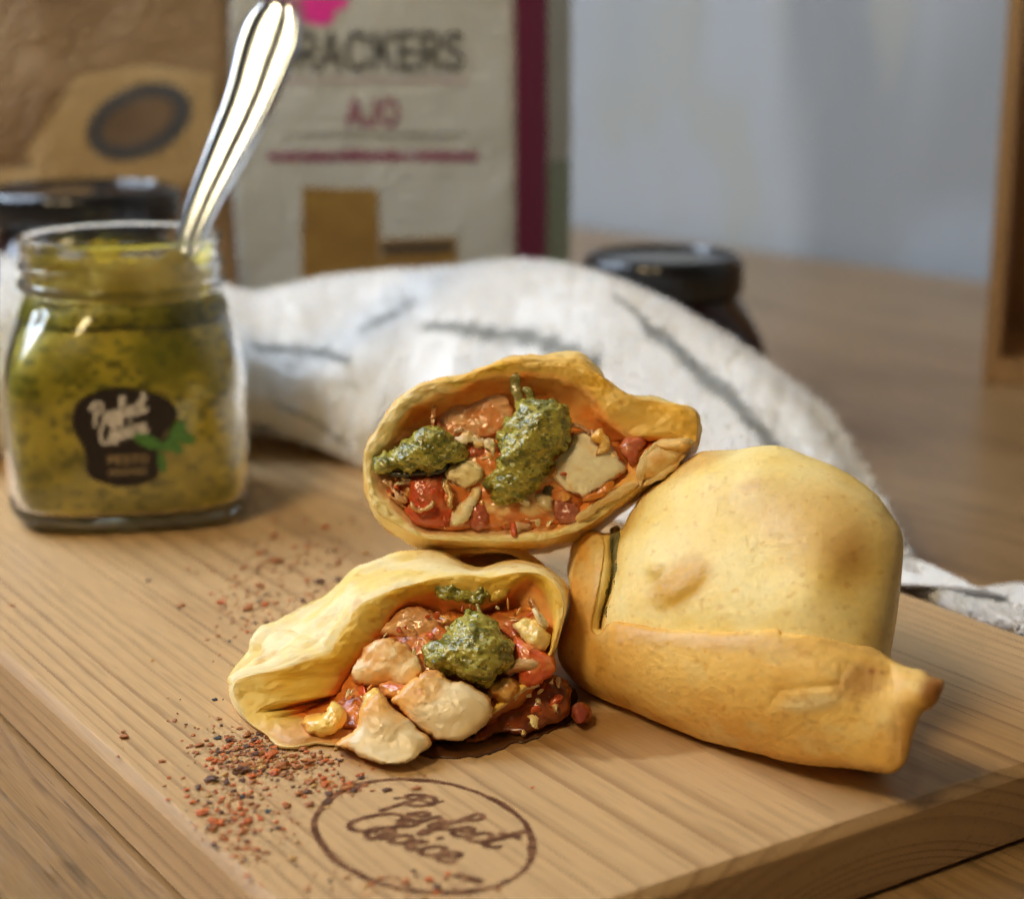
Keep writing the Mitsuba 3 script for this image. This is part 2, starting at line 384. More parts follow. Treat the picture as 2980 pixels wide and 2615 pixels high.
# ------------------------------------------------------------------ lettering drawn as strokes
STROKES = {
    'P': ([[(.02, .0), (.10, .50), (.17, .98)], [(-.12, .80), (.08, 1.02), (.34, 1.04), (.50, .88), (.44, .66), (.26, .52), (.12, .50)]], .50),
    'C': ([[(.56, .80), (.52, .98), (.36, 1.02), (.14, .78), (.04, .42), (.10, .10), (.28, .0), (.46, .08), (.58, .22)]], .54),
    'e': ([[(.0, .20), (.20, .24), (.30, .36), (.22, .46), (.10, .40), (.05, .22), (.12, .05), (.26, .03), (.38, .14)]], .37),
    'r': ([[(.0, .14), (.10, .42), (.12, .47), (.16, .40), (.30, .40), (.26, .18), (.28, .04), (.38, .12)]], .36),
    'f': ([[(.0, .12), (.22, .60), (.34, .98), (.24, 1.02), (.16, .70), (.10, .0), (.04, -.34), (.0, -.30), (.08, -.02), (.22, .10), (.34, .22)]], .33),
    'c': ([[(.32, .38), (.26, .47), (.14, .42), (.05, .22), (.11, .04), (.24, .03), (.38, .14)]], .36),
    't': ([[(.0, .12), (.14, .50), (.22, .92)], [(.20, .84), (.10, .24), (.14, .03), (.26, .05), (.36, .16)], [(.0, .60), (.36, .66)]], .36),
    'h': ([[(.0, .12), (.20, .62), (.30, .96), (.22, 1.0), (.14, .70), (.04, .0)], [(.06, .18), (.18, .44), (.28, .42), (.26, .18), (.28, .04), (.40, .14)]], .40),
    'o': ([[(.20, .46), (.07, .36), (.05, .16), (.15, .03), (.28, .12), (.30, .34), (.20, .46), (.28, .38), (.42, .42)]], .40),
    'i': ([[(.0, .12), (.12, .44)], [(.12, .46), (.07, .16), (.12, .03), (.24, .12)], [(.19, .70), (.20, .73)]], .24),
}
def spline2(p, k=8):
    p = np.asarray(p, float)
    if len(p) < 3:
        return p
    s = np.r_[0, np.cumsum(np.linalg.norm(np.diff(p, axis=0), axis=1))]
    from scipy.interpolate import CubicSpline
    return CubicSpline(s, p)(np.linspace(0, s[-1], k * (len(p) - 1) + 1))
def script_word(word, pen, slant=0.16):
    """The word as one shapely shape, capitals 1 high, written with a round pen."""
    x, out = 0.0, []
    for ch in word:
        st, adv = STROKES[ch]
        for s in st:
            q = spline2(s)
            out.append(sg.LineString(np.stack([x + q[:, 0] + slant * q[:, 1], q[:, 1]], 1)).buffer(pen, quad_segs=3))
        x += adv
    return shapely.union_all(out).simplify(0.006)
def extruded(shape, depth):
    ms = [trimesh.creation.extrude_polygon(g, depth, engine='earcut') for g in getattr(shape, 'geoms', [shape]) if g.area > 1e-12]
    return join([(np.array(m.vertices), np.array(m.faces)) for m in ms])

# ------------------------------------------------------------------ the board with its burnt stamp
EB = np.array([0.8440, 0.5363])                   # along the near end of the board
C0, C1 = CORNER, CORNER + EB * 0.247
base = sg.Polygon([C0, C1, C1 - LB[:2] * 0.41, C0 - LB[:2] * 0.43]).buffer(-0.004).buffer(0.004, quad_segs=6)
ring = lambda inset, n=400: closed_curve(np.array((base.buffer(-inset) if inset else base).exterior.coords)[:-1], n, False)
order = lambda r: np.roll(r, -int(np.argmin(((r - C0) ** 2).sum(1))), axis=0)
bl = [np.c_[order(ring(i)), np.full(400, z)] for i, z in ((0.004, 0.0008), (0.0006, 0.0008), (0.0, 0.0016), (0.0, BT - 0.0026), (0.0004, BT - 0.0019), (0.0021, BT - 0.0002), (0.0030, BT))]
v, f, _ = loft(bl, 1)
add('cutting_board', v, outward(v, f), 'board_wood', 22, label='thick pale wooden chopping board with a round burnt stamp, under the cut pastries', cat='chopping board')
SC, LA = np.array([-0.0192, 0.3357]), math.atan2(LB[1], LB[0])
g = affinity.scale(sg.Point(0, 0).buffer(1, quad_segs=40), 0.0292, 0.0222)
ri = affinity.scale(sg.Point(0, 0).buffer(1, quad_segs=40), 0.0283, 0.0213)
rr = np.array(g.exterior.coords); aa = np.arctan2(rr[:, 1], rr[:, 0])
wob = lambda P, k, a: sg.Polygon(np.array(P.exterior.coords) * (1 + a * (meshkit.fbm(np.c_[np.cos(aa) * 2.5, np.sin(aa) * 2.5, np.full(len(aa), k)], 3) - 0.5)[:, None]))
ringshape = wob(g, 1.0, 0.045).difference(wob(affinity.scale(ri, .968, .968), 5.0, 0.11)).buffer(0)
place2 = lambda shp, ang, c: affinity.translate(affinity.rotate(shp, math.degrees(ang), origin=(0, 0)), *c)
def on_board(name, shape, parent='cutting_board'):
    v, f = extruded(shape, 0.00012)
    v[:, 2] += BT + 0.00002
    return add(f'{parent}__{name}', v, f, 'burnt', False)
on_board('stamp_ring', place2(ringshape, LA, SC))
TA = math.radians(-36)
for w, p in (('Perfect', (-0.0292, 0.3462)), ('Choice', (-0.0372, 0.3388))):
    s = script_word(w, 0.062)
    s = affinity.scale(s, 0.0118 if w == 'Perfect' else 0.0128, 0.0112, origin=(0, 0))
    on_board('stamp_lettering', place2(s, TA, p))
s = affinity.translate(affinity.scale(sg.box(0, 0, 1, 0.22).buffer(0.05), 0.0060, 0.0066, origin=(0, 0)), 0, 0)
on_board('stamp_underline', place2(s, math.radians(-30), (-0.0118, 0.3162)))
on_board('stamp_overline', place2(affinity.scale(sg.LineString(spline2([(0, 0), (.4, .1), (.75, .03), (1, .2)])).buffer(0.05), 0.0105, 0.0075, origin=(0, 0)), math.radians(-16), (-0.0262, 0.3520)))

# ------------------------------------------------------------------ jars
def ring_pts(a, m, z, c, yaw=0.0, n=96):
    th = np.arange(n) * 2 * np.pi / n
    ct, st = np.cos(th), np.sin(th)
    r = a / (np.abs(ct) ** m + np.abs(st) ** m) ** (1 / m)
    x, y = r * ct, r * st
    return np.stack([c[0] + x * math.cos(yaw) - y * math.sin(yaw), c[1] + x * math.sin(yaw) + y * math.cos(yaw), np.full(n, c[2] + z)], 1)
OUTER = [(0.0, .0345, 3.2), (.0006, .0372, 3.4), (.0035, .0405, 3.6), (.008, .0418, 3.9), (.020, .0422, 4.1), (.046, .0422, 4.0), (.053, .0416, 3.6), (.061, .0398, 3.0), (.068, .0374, 2.5), (.0735, .0352, 2.15), (.0765, .0342, 2.0)]
NECK = [(.0785, .0342, 2), (.0800, .0357, 2), (.0815, .0357, 2), (.0830, .0344, 2), (.0860, .0344, 2), (.0872, .0355, 2), (.0884, .0344, 2), (.0930, .0343, 2), (.0955, .0348, 2), (.0968, .0346, 2), (.0975, .0336, 2)]
INNER = [(.0968, .0325, 2), (.0950, .0320, 2), (.0860, .0318, 2), (.0770, .0318, 2), (.0728, .0329, 2.15), (.0672, .0351, 2.5), (.0602, .0374, 3.0), (.0522, .0391, 3.6), (.045, .0396, 4.0), (.020, .0396, 4.1), (.0090, .0390, 3.9), (.0062, .0370, 3.6), (.0055, .0300, 3.0)]
JC, JY = np.array([*at(392, 1450, 0.592)[:2], BT + 0.0004]), math.radians(9)
v, f, _ = loft([ring_pts(a, m, z, JC, JY) for z, a, m in OUTER + NECK + INNER], 2)
jar = 'pesto_jar'
tag(jar, 'open glass jar of green pesto with a black label, a spoon standing in it', 'jar')
add(jar + '__glass_body', v, outward(v, f), 'glass', True)
def pesto_color(v, seed, dark=(0.050, 0.058, 0.006), light=(0.22, 0.20, 0.03)):
    return lerp(dark, light, sstep(0.3, 0.7, nz(v, 0.004, seed)))
pl = [ring_pts(a - 0.00035, m, z, JC, JY, 160) for z, a, m in reversed(INNER[5:])]
v, f, rc = loft(pl + [ring_pts(.0312, 2, .0775, JC, JY, 160), ring_pts(.026, 2, .0800, JC, JY, 160), ring_pts(.012, 2, .0790, JC, JY, 160)], 6)
top = sstep(0.072, 0.078, v[:, 2] - JC[2])
v[:, 2] += top * 0.006 * (nz(v, 0.012, 3) - 0.5) * 2
scene['smear_pesto'] = principled(proc(lambda p, n, uv: mix((0.50, 0.42, 0.03), (0.85, 0.74, 0.22), smoothstep(0.3, 0.68, fbm(p.x * 110, p.y * 110, p.z * 110, 3)))), 0.4, 0.4)
scene['jar_pesto'] = principled(proc(lambda p, n, uv: mix(mix((0.26, 0.24, 0.010), (0.58, 0.50, 0.05), smoothstep(0.3, 0.68, fbm(p.x * 75, p.y * 75, p.z * 75, 3))), (0.12, 0.125, 0.010), 0.65 * smoothstep(0.56, 0.72, noise(p.x * 420, p.y * 420, p.z * 420)))), 0.35, 0.4)
add(jar + '__pesto_filling', v, outward(v, f), 'jar_pesto', True)
# smears left on the inside of the neck
n = 220
sm = [ring_pts(.0314, 2, z, JC, JY, n) for z in np.linspace(.0740, .0950, 60)]
v, f, rc = loft(sm, 1, cap=False)
zz = v[:, 2] - JC[2]
th = np.arctan2(v[:, 1] - JC[1], v[:, 0] - JC[0])
lim = 0.0895 + 0.010 * (meshkit.fbm(np.c_[np.cos(th) * 3, np.sin(th) * 3, th * 0 + 2], 4) - 0.42) / 0.5
hole = nz(v, 0.006, 9) > 0.74
ok = ((zz < lim) & ~hole)[f].all(1)
add(jar + '__pesto_smear', v, f[ok], 'smear_pesto', True)
# the label lies on the front face of the jar
def jar_front(u, z, off):
    """World points on the jar's front face at the sideways distance u and height z, off metres outside the glass."""
    a = np.interp(z, [q[0] for q in OUTER], [q[1] for q in OUTER])
    m = np.interp(z, [q[0] for q in OUTER], [q[2] for q in OUTER])
    y = -a * (1 - np.minimum(np.abs(u / a), 0.999) ** m) ** (1 / m) - off
    return np.stack([JC[0] + u * math.cos(JY) - y * math.sin(JY), JC[1] + u * math.sin(JY) + y * math.cos(JY), JC[2] + z], -1)
zl = Z(200, 1100, 4.088)
LS = 0.557 / FPX                                   # metres per photo pixel at the label
def label_uv(pts):
    q = zl(pts)
    return np.stack([(q[:, 0] - 391) * LS + 0.0012, 0.0335 - (q[:, 1] - 1330) * LS * 1.03], 1)
def label_sheet(name, shape, off, bsdf, depth=0.00012):
    shape = shapely.segmentize(shape, 0.0012)
    v, f = extruded(shape, depth)
    w = jar_front(v[:, 0], v[:, 1], off + v[:, 2])
    add(f'{jar}__{name}', w, outward(w, f), bsdf, False)
lab = sg.Polygon(closed_curve(label_uv([(165, 720), (175, 620), (250, 470), (440, 365), (750, 320), (1000, 365), (1200, 420), (1350, 520), (1405, 650), (1330, 780), (1230, 900), (1140, 1080), (1140, 1380), (950, 1480), (740, 1505), (500, 1450), (310, 1340), (300, 1120), (270, 1000), (200, 850)]), 90))
label_sheet('label', lab, 0.00025, 'label_black')
for w, (x, y), sx in (('Perfect', (420, 750), 245), ('Choice', (480, 985), 250)):
    s = affinity.scale(script_word(w, 0.075), sx, -sx * 1.0, origin=(0, 0))
    s = affinity.translate(affinity.rotate(s, -13, origin=(0, 0)), x, y)
    s = shapely.transform(s, label_uv)
    label_sheet('label_lettering', s, 0.00045, 'label_white')
leaf = lambda c, a, l, w: affinity.translate(affinity.rotate(affinity.scale(sg.Point(0, 0).buffer(1, quad_segs=8), l, w), a, origin=(0, 0)), *c)
for c, a, l, w in (((1040, 960), 25, 190, 75), ((1400, 850), -60, 130, 80), ((1500, 950), 15, 110, 65), ((1350, 1040), 35, 120, 60), ((1190, 1220), 80, 130, 45), ((1290, 1000), -45, 110, 60)):
    label_sheet('basil_leaf', shapely.transform(leaf(c, a, l, w), label_uv), 0.00065, 'label_green', 0.0001 + 0.00004 * (c[0] % 3))
for txt, x, y, hgt, width in (('PESTO', 540, 1215, 95, 490), ('GENOVESE', 545, 1350, 62, 460)):
    m = meshkit.text_mesh(txt, hgt, 1.0, bold=True)
    q = np.array(m.vertices)
    q[:, 0] *= width / q[:, 0].max()
    uvz = label_uv(np.c_[x + q[:, 0], y - q[:, 1]])
    w = jar_front(uvz[:, 0], uvz[:, 1], 0.00045 + 0.00012 * q[:, 2])
    add(jar + '__label_lettering', w, outward(w, np.array(m.faces)), 'label_cream', False)
# the spoon: a tapering steel handle with a raised rim, its bowl down in the jar
kk = 2980 / 2044
stations = [(318, 640, 36, .586), (340, 585, 40, .589), (372, 497, 50, .593), (400, 420, 60, .597), (455, 300, 82, .604), (500, 200, 98, .610), (528, 118, 114, .615), (545, 70, 116, .618), (556, 38, 98, .620), (562, 18, 68, .6212), (565, 7, 30, .622)]
loops, ns = [], 40
for i, (x, y, w, Y) in enumerate(stations):
    c = at(x * kk, y * kk, Y)
    a, b = stations[max(i - 1, 0)], stations[min(i + 1, len(stations) - 1)]
    ax = at(b[0] * kk, b[1] * kk, b[3]) - at(a[0] * kk, a[1] * kk, a[3])
    ax /= np.linalg.norm(ax)
    ax = ax if i < 6 else axp
    axp = ax
    view = (EYE - c) / np.linalg.norm(EYE - c)
    view = np.array([-0.06, -0.92, 0.22])
    side = np.cross(ax, view); side /= np.linalg.norm(side)
    face = np.cross(side, ax)
    hw = w * kk / FPX * 0.64 / 2 * 0.98
    th = np.arange(ns) * 2 * np.pi / ns
    s_, d_ = np.cos(th), np.sin(th)
    thick = 0.0024 + 0.0004 * (w > 60)
    rim = 0.0013 * np.exp(-((np.abs(s_) - 0.80) / 0.16) ** 2) - 0.0010 * np.exp(-(s_ / 0.45) ** 2) + 0.0009 * np.exp(-(s_ / 0.14) ** 2)
    loops.append(c + side * (hw * np.sign(s_) * np.abs(s_) ** 0.8)[:, None] + face * (thick * d_ + (d_ > 0) * rim * min(1, w / 80))[:, None])
v, f, _ = loft(loops, 5)
tag('spoon', 'steel teaspoon leaning to the right out of the pesto jar', 'spoon')
add('spoon__handle', v, outward(v, f), 'steel', 50)
bc = at(300 * kk, 700 * kk, .588)
m = trimesh.creation.icosphere(3, 1.0)
bv = np.array(m.vertices) * (.011, .004, .017)
bv[:, 1] += 0.004 * (bv[:, 0] / .011) ** 2
ax = at(340 * kk, 585 * kk, .59) - bc; ax /= np.linalg.norm(ax)
sd = np.cross(ax, [0, -1, 0]); sd /= np.linalg.norm(sd)
bv = bc + bv[:, :1] * sd + bv[:, 1:2] * np.cross(ax, sd) + bv[:, 2:] * ax
add('spoon__bowl', bv, outward(bv, np.array(m.faces)), 'steel', True)

def dark_jar(name, c, ztop, rl, hl, scale, label):
    """A closed jar: the same glass shape, dark inside, under a black screw lid."""
    tag(name, label, 'jar')
    h0 = .0765 * scale
    base = np.array([c[0], c[1], 0.0004])
    hz = (ztop - hl * 0.9) / (.0800)
    v, f, _ = loft([ring_pts(a * scale, m, z * hz, base, 0.3) for z, a, m in OUTER] + [ring_pts(.030 * scale, 2, .0800 * hz, base, 0.3)], 3)
    add(name + '__glass_body', v, outward(v, f), 'dark_sauce', True)
    q = [(0, rl * .97), (0.0012, rl), (hl * 0.62, rl), (hl * 0.80, rl * .988), (hl * .93, rl * 0.955), (hl, rl * .905), (hl + .0001, rl * .88), (hl - .0016, rl * .85), (hl - .0018, rl * .5), (hl - .0018, rl * .02)]
    kn = lambda z, r: 1 + 0.006 * np.cos(np.arange(192) * 2 * np.pi / 192 * 48) * (0.001 < z < hl * 0.85)
    lb = [np.array([base[0], base[1], ztop - hl + z]) + np.c_[np.cos(np.arange(192) * 2 * np.pi / 192) * r * kn(z, r), np.sin(np.arange(192) * 2 * np.pi / 192) * r * kn(z, r), np.zeros(192)] for z, r in q]
    v, f, _ = loft(lb, 2)
    add(name + '__lid', v, outward(v, f), 'black_lid', 40)
dark_jar('sauce_jar', at(1322 * kk, 600 * kk, .775)[:2], .086, .0365, .0175, 1.0, 'small dark jar with a black screw lid behind the towel on the right')
dark_jar('preserve_jar', at(165 * kk, 420 * kk, .80)[:2], .114, .0450, .0160, 1.12, 'large dark jar with a shiny black lid behind the pesto jar')

# ------------------------------------------------------------------ bags and wooden rack in the background
def bag(name, foot, h, bulge, bsdf, top_in=0.25, seed=0, faces=None):
    """A standing paper bag over the footprint corners; its walls belly out and crease, its top folds in."""
    n = 160
    p = closed_curve(foot, n, False)
    c = p.mean(0)
    L = []
    for t in np.linspace(0, 1, 26):
        s = 1 + bulge * math.sin(math.pi * min(1, t * 1.1)) - 0.02 * (t < 0.02)
        q = c + (p - c) * (s, s * (1 - top_in * max(0, t - 0.55) / 0.45))
        L.append(np.c_[q, np.full(n, 0.001 + t * h)])
    v, f, rc = loft(L, 2)
    f = outward(v, f)
    v = rough(v, f, (0.0016, 0.05), (0.0009, 0.016), seed=seed)
    v[:, 2] = np.maximum(v[:, 2], 0.0008)
    return v, f
BY = 0.86
bx = lambda px, Y, py=500: at(px * kk, py * kk, Y)[0]
fl, fr_ = bx(476, BY), bx(1022, BY)
foot = [(fl, BY), (fr_, BY), (bx(1082, BY + .022), BY + .022), (bx(1128, BY + .055), BY + .055), (fr_ - 0.01, BY + .075), (fl + .01, BY + .075)]
v, f = bag('cracker_bag', foot, 0.262, 0.012, 'white_bag', 0.12, 5)
tag('cracker_bag', 'tall pale cracker bag with CRACKERS lettering and a purple side strip', 'bag')
add('cracker_bag__bag_body', v, f, 'white_bag', True)
bagv = v
tree2 = cKDTree(v[v[:, 1] < BY + .03][:, [0, 2]])
bagf = v[v[:, 1] < BY + .03]
def bag_front(x, z, off):
    d, i = tree2.query(np.stack([x, z], 1), k=6)
    w = 1 / (d + 1e-4)
    return np.stack([x, (bagf[i, 1] * w).sum(1) / w.sum(1) - off, z], 1)
def bag_xz(px, py):                                  # from photo pixels (of 2044) to the bag's front plane
    q = at(np.asarray(px, float) * kk, np.asarray(py, float) * kk, BY)
    return q[..., 0], q[..., 2]
def bag_print(name, shape, off, bsdf):
    shape = shapely.transform(shape, lambda q: np.stack(bag_xz(q[:, 0], q[:, 1]), 1))
    shape = shapely.segmentize(shape, 0.006)
    for gg in getattr(shape, 'geoms', [shape]):
        v, f = extruded(gg, 0.0002)
        w = bag_front(v[:, 0], v[:, 1], off + v[:, 2])
        add('cracker_bag__' + name, w, outward(w, f), bsdf, False)
def bag_text(txt, x0, x1, y0, y1, bsdf, bold=True):
    m = meshkit.text_mesh(txt, 1.0, 0.0002, bold=bold)
    q = np.array(m.vertices)
    X = x0 + (q[:, 0] - q[:, 0].min()) / np.ptp(q[:, 0]) * (x1 - x0)
    Yp = y1 - (q[:, 1] - q[:, 1].min()) / np.ptp(q[:, 1]) * (y1 - y0)
    x, z = bag_xz(X, Yp)
    w = bag_front(x, z, 0.0006 + q[:, 2])
    add('cracker_bag__print_lettering', w, outward(w, np.array(m.faces)), bsdf, False)
def rough_poly(pts, amp, seed):
    q = closed_curve(pts, 60, False)
    return sg.Polygon(q + amp * (np.random.default_rng(seed).random(q.shape) - 0.5)).buffer(0)
bag_text('CRACKERS', 536, 926, 62, 144, 'ink_print')
bag_text('AJO', 690, 796, 196, 254, 'purple_print')
xx, r2 = 535.0, np.random.default_rng(3)            # a row of small unreadable type
rowshape = []
while xx < 948:
    w = r2.uniform(5, 12)
    hgt = r2.uniform(14, 22)
    rowshape.append(sg.box(xx, 321 - hgt, xx + w, 321)); xx += w + r2.choice([2.5, 3.0, 9.0], p=[.5, .35, .15])
for k in range(0, len(rowshape), 6):
    bag_print('small_print', shapely.union_all(rowshape[k:k + 6] + [sg.box(rowshape[k].bounds[0], 306, rowshape[min(k + 5, len(rowshape) - 1)].bounds[2], 313)]), 0.0006, 'purple_print')
bag_print('pink_badge', rough_poly([(600, -6), (695, -6), (690, 14), (668, 22), (662, 44), (640, 52), (610, 44)], 4, 1), 0.0007, 'pink_print')
bag_print('pink_badge_edge', rough_poly([(525, -6), (604, -6), (612, 45), (590, 58), (540, 30)], 4, 2), 0.0005, 'mauve_print')
bag_print('cracker_picture', rough_poly([(604, 374), (756, 376), (758, 566), (602, 562)], 5, 3), 0.0005, 'cracker_print')
bag_print('cracker_picture', rough_poly([(762, 478), (912, 470), (914, 560), (760, 566)], 5, 4), 0.0008, 'cracker_print')
bag_print('picture_band', rough_poly([(764, 488), (905, 480), (905, 500), (764, 508)], 4, 5), 0.0012, 'dark_print')
bag_print('frame_line', sg.box(560, 268, 935, 270.5), 0.0005, 'dark_print')
bag_print('frame_line', sg.box(560, 160, 935, 162.5), 0.0005, 'mauve_print')
# side strips: the purple gusset and the pale green side film, following the bag's bellied wall
def side_strip(name, pa, pb, z0, z1, bsdf):
    c = np.mean(foot, 0)
    L = []
    for z in np.linspace(z0, z1, 24):
        t = z / 0.262
        s = 1 + 0.012 * math.sin(math.pi * min(1, t * 1.1))
        a, b = (c + (np.array(q) - c) * (s, s * (1 - 0.12 * max(0, t - 0.55) / 0.45)) for q in (pa, pb))
        nrm = np.array([(b - a)[1], -(b - a)[0]]); nrm /= np.linalg.norm(nrm)
        w = 0.0012 * (meshkit.fbm(np.array([[z * 30, 1.0, 3.0]]), 3)[0] - 0.5)
        o = nrm * 0.0022
        L.append(np.array([[*(a + o + w), z], [*((a + b) / 2 + o * 1.5 + w), z], [*(b + o + w), z], [*((a + b) / 2 - nrm * 0.001), z]]))
    v, f, _ = loft(L, 1)
    add('cracker_bag__' + name, v, outward(v, f), bsdf, 30)
side_strip('purple_gusset', foot[1], foot[2], 0.004, 0.26, 'purple_print')
side_strip('side_film', foot[2], foot[3], 0.004, 0.118, 'green_film')
side_strip('side_film', foot[2], foot[3], 0.1185, 0.26, 'pale_film')
KY = 0.99
kfoot = [(bx(-330, KY, 200), KY + .02), (bx(100, KY, 200), KY - .008), (bx(448, KY, 200), KY), (bx(478, KY + .03, 200), KY + .03), (bx(470, KY + .08, 200), KY + .08), (bx(-320, KY + .08, 200), KY + .09)]
v, f = bag('paper_bag', kfoot, 0.285, 0.02, 'kraft', 0.3, 9)
v = rough(v, f, (0.006, 0.07), seed=31)
v[:, 2] = np.maximum(v[:, 2], 0.0008)
tag('paper_bag', 'brown paper bag with a tan label and a dark oval logo behind the spoon', 'bag')
add('paper_bag__bag_body', v, f, 'kraft', True)
sel = v[:, 1] < KY + .035
ktree, kv = cKDTree(v[sel][:, [0, 2]]), v[sel]
def kraft_sheet(name, shape, off, bsdf):
    shape = shapely.transform(shape, lambda q: at(q[:, 0] * kk, q[:, 1] * kk, KY)[:, [0, 2]])
    shape = shapely.segmentize(shape, 0.004)
    tri = []
    v, f = extruded(shape, 0.0004)
    m = trimesh.Trimesh(v, f, process=True).subdivide_to_size(0.008)
    v, f = np.array(m.vertices), np.array(m.faces)
    d, i = ktree.query(v[:, :2], k=6)
    w = 1 / (d + 1e-4)
    w = np.stack([v[:, 0], (kv[i, 1] * w).sum(1) / w.sum(1) - off - v[:, 2], v[:, 1]], 1)
    add('paper_bag__' + name, w, outward(w, f), bsdf, False)
kraft_sheet('paper_label', sg.Polygon(closed_curve([(165, 150), (300, 128), (432, 150), (440, 372), (90, 366), (60, 300), (110, 235)], 80, False)), 0.0030, 'kraft_label')
lg = affinity.rotate(affinity.scale(sg.Point(0, 0).buffer(1, quad_segs=20), 106, 68), -24, origin=(0, 0))
lgi = affinity.rotate(affinity.scale(sg.Point(0, 0).buffer(1, quad_segs=20), 76, 42), -24, origin=(0, 0))
scene['logo_ink'] = principled(rgb(0.075, 0.078, 0.085), 0.6, 0.3)
scene['logo_inner'] = principled(proc(lambda p, n, uv: mix((0.22, 0.145, 0.08), (0.14, 0.09, 0.055), fbm(p.x * 90, p.y * 90, p.z * 90, 3))), 0.6, 0.3)
kraft_sheet('oval_logo', affinity.translate(lg.difference(lgi), 287, 240), 0.0046, 'logo_ink')
kraft_sheet('logo_centre', affinity.translate(lgi.buffer(-1), 287, 240), 0.0044, 'logo_inner')
kraft_sheet('price_sticker', sg.Polygon(closed_curve([(-20, 332), (92, 334), (90, 392), (-20, 395)], 60, False)), 0.0042, 'kraft_label')

RY = 0.895
RX = bx(1999, RY, 200)
rack = 'wooden_rack'
tag(rack, 'open wooden rack with a low base rail standing at the right edge', 'rack')
def plank(name, x0, x1, y0, y1, z0, z1):
    m = trimesh.creation.box((x1 - x0, y1 - y0, z1 - z0)).subdivide()
    w = np.array(m.vertices) + ((x0 + x1) / 2 - RX, (y0 + y1) / 2, (z0 + z1) / 2)
    a = math.radians(-17.2)
    w = np.c_[RX + w[:, 0] * math.cos(a) - w[:, 1] * math.sin(a), RY + w[:, 0] * math.sin(a) + w[:, 1] * math.cos(a), w[:, 2]]
    add(f'{rack}__{name}', w, np.array(m.faces), 'rack_wood', False)
plank('side_panel', RX, RX + .0075, 0, .13, .0005, .32)
plank('side_panel', RX + .20, RX + .2075, 0, .13, .0005, .32)
plank('back_panel', RX + .0077, RX + .1998, .122, .130, .0005, .32)
plank('base_board', RX + .0077, RX + .1998, .008, .1218, .0030, .0100)
plank('base_rail', RX + .0077, RX + .1998, .0005, .0078, .0005, .0130)

# ------------------------------------------------------------------ the striped towel, heaped behind and beside the board
# per column (photo x): crest y and distance, ledge y and distance, foot y and distance (0 = on the table or board)
TW = np.array([
    (-260, 735, .74, 930, .66, 1310, .650), (-60, 745, .74, 940, .66, 1320, .650), (60, 770, .74, 950, .665, 1310, .650), (300, 800, .74, 960, .672, 1240, .660),
    (560, 818, .72, 985, .660, 1190, .668), (650, 836, .72, 1010, .655, 1200, .665), (735, 856, .725, 1050, .650, 1215, .662), (790, 846, .73, 1078, .648, 1228, .660), (865, 828, .735, 1100, .645, 1258, .656),
    (950, 808, .745, 1108, .645, 1300, .648), (1040, 795, .750, 1085, .650, 1342, .640), (1130, 787, .748, 1040, .660, 1400, .632), (1200, 782, .742, 1000, .668, 1440, .625), (1260, 778, .735, 960, .672, 1470, .618),
    (1350, 773, .730, 905, .680, 1500, 0), (1480, 769, .722, 880, .682, 1500, 0), (1600, 776, .712, 872, .676, 1505, 0), (1700, 797, .700, 872, .670, 1510, 0), (1800, 830, .686, 898, .660, 1520, 0),
    (1900, 874, .672, 940, .650, 1540, 0), (2000, 930, .658, 1000, .638, 1560, 0), (2100, 998, .642, 1072, .624, 1580, 0), (2200, 1078, .624, 1155, .606, 1600, 0), (2300, 1158, .608, 1240, .592, 1625, 0),
    (2400, 1300, .585, 1370, .570, 1660, 0), (2500, 1450, .560, 1520, .550, 1700, 0), (2624, 1642, .530, 1680, .523, 1735, -1), (2740, 1735, .507, 1755, .503, 1778, -1), (2860, 1768, .488, 1790, .483, 1822, -1), (2980, 1786, .472, 1820, .466, 1868, -1), (3150, 1830, .452, 1870, .446, 1930, -1)], float)
NS, SUB = 420, 14
X = np.linspace(-260, 3150, NS)
cy, cY, ly, lY, fy = (PchipInterpolator(TW[:, 0], TW[:, k])(X) for k in (1, 2, 3, 4, 5))
fY = []
for x, y, d in zip(TW[:, 0], TW[:, 5], TW[:, 6]):
    fY.append(d if d > 0 else onz(x, y, BT + .001 if d == 0 else .0015)[1])
fY = PchipInterpolator(TW[:, 0], fY)(X)
crest, ledge, foot = at(X, cy, cY), at(X, ly, lY), at(X, fy, fY)
tang = np.gradient(crest, axis=0)[:, :2]
tang /= np.linalg.norm(tang, axis=1, keepdims=True)
back = np.c_[-tang[:, 1], tang[:, 0], np.zeros(NS)]
back[back[:, 1] < 0] *= -1
ch = np.clip(crest[:, 2], 0.004, None)[:, None]
floor_z = np.where((X > 2560), 0.001, BT + 0.001)
b1 = crest + back * ch * 0.32 - np.c_[np.zeros((NS, 2)), ch[:, 0] * 0.14]
b2 = crest + back * ch * 0.50 - np.c_[np.zeros((NS, 2)), ch[:, 0] * 0.55]
b3 = np.c_[(crest + back * ch * 0.55)[:, :2], np.minimum(floor_z, ch[:, 0] * 0.3)]
mid1 = crest * 0.5 + ledge * 0.5 + np.c_[np.zeros((NS, 2)), 0.05 * (ch[:, 0])]
mid2 = ledge * 0.45 + foot * 0.55 - back * (0.10 + 0.25 * sstep(1450, 1050, X))[:, None] * np.linalg.norm(ledge - foot, axis=1)[:, None]
u1 = foot + back * 0.012 - np.c_[np.zeros((NS, 2)), np.full(NS, 0.001)]
u2 = foot + back * 0.045 - np.c_[np.zeros((NS, 2)), np.minimum(foot[:, 2] - 0.002, 0.006)]
rowsT = np.array([b3, b2, b1, crest, mid1, ledge, mid2, foot, u1, u2])
rowsT[:, :, 2] = np.maximum(rowsT[:, :, 2], 0.001)
q = np.linspace(0, len(rowsT) - 1, (len(rowsT) - 1) * SUB + 1)
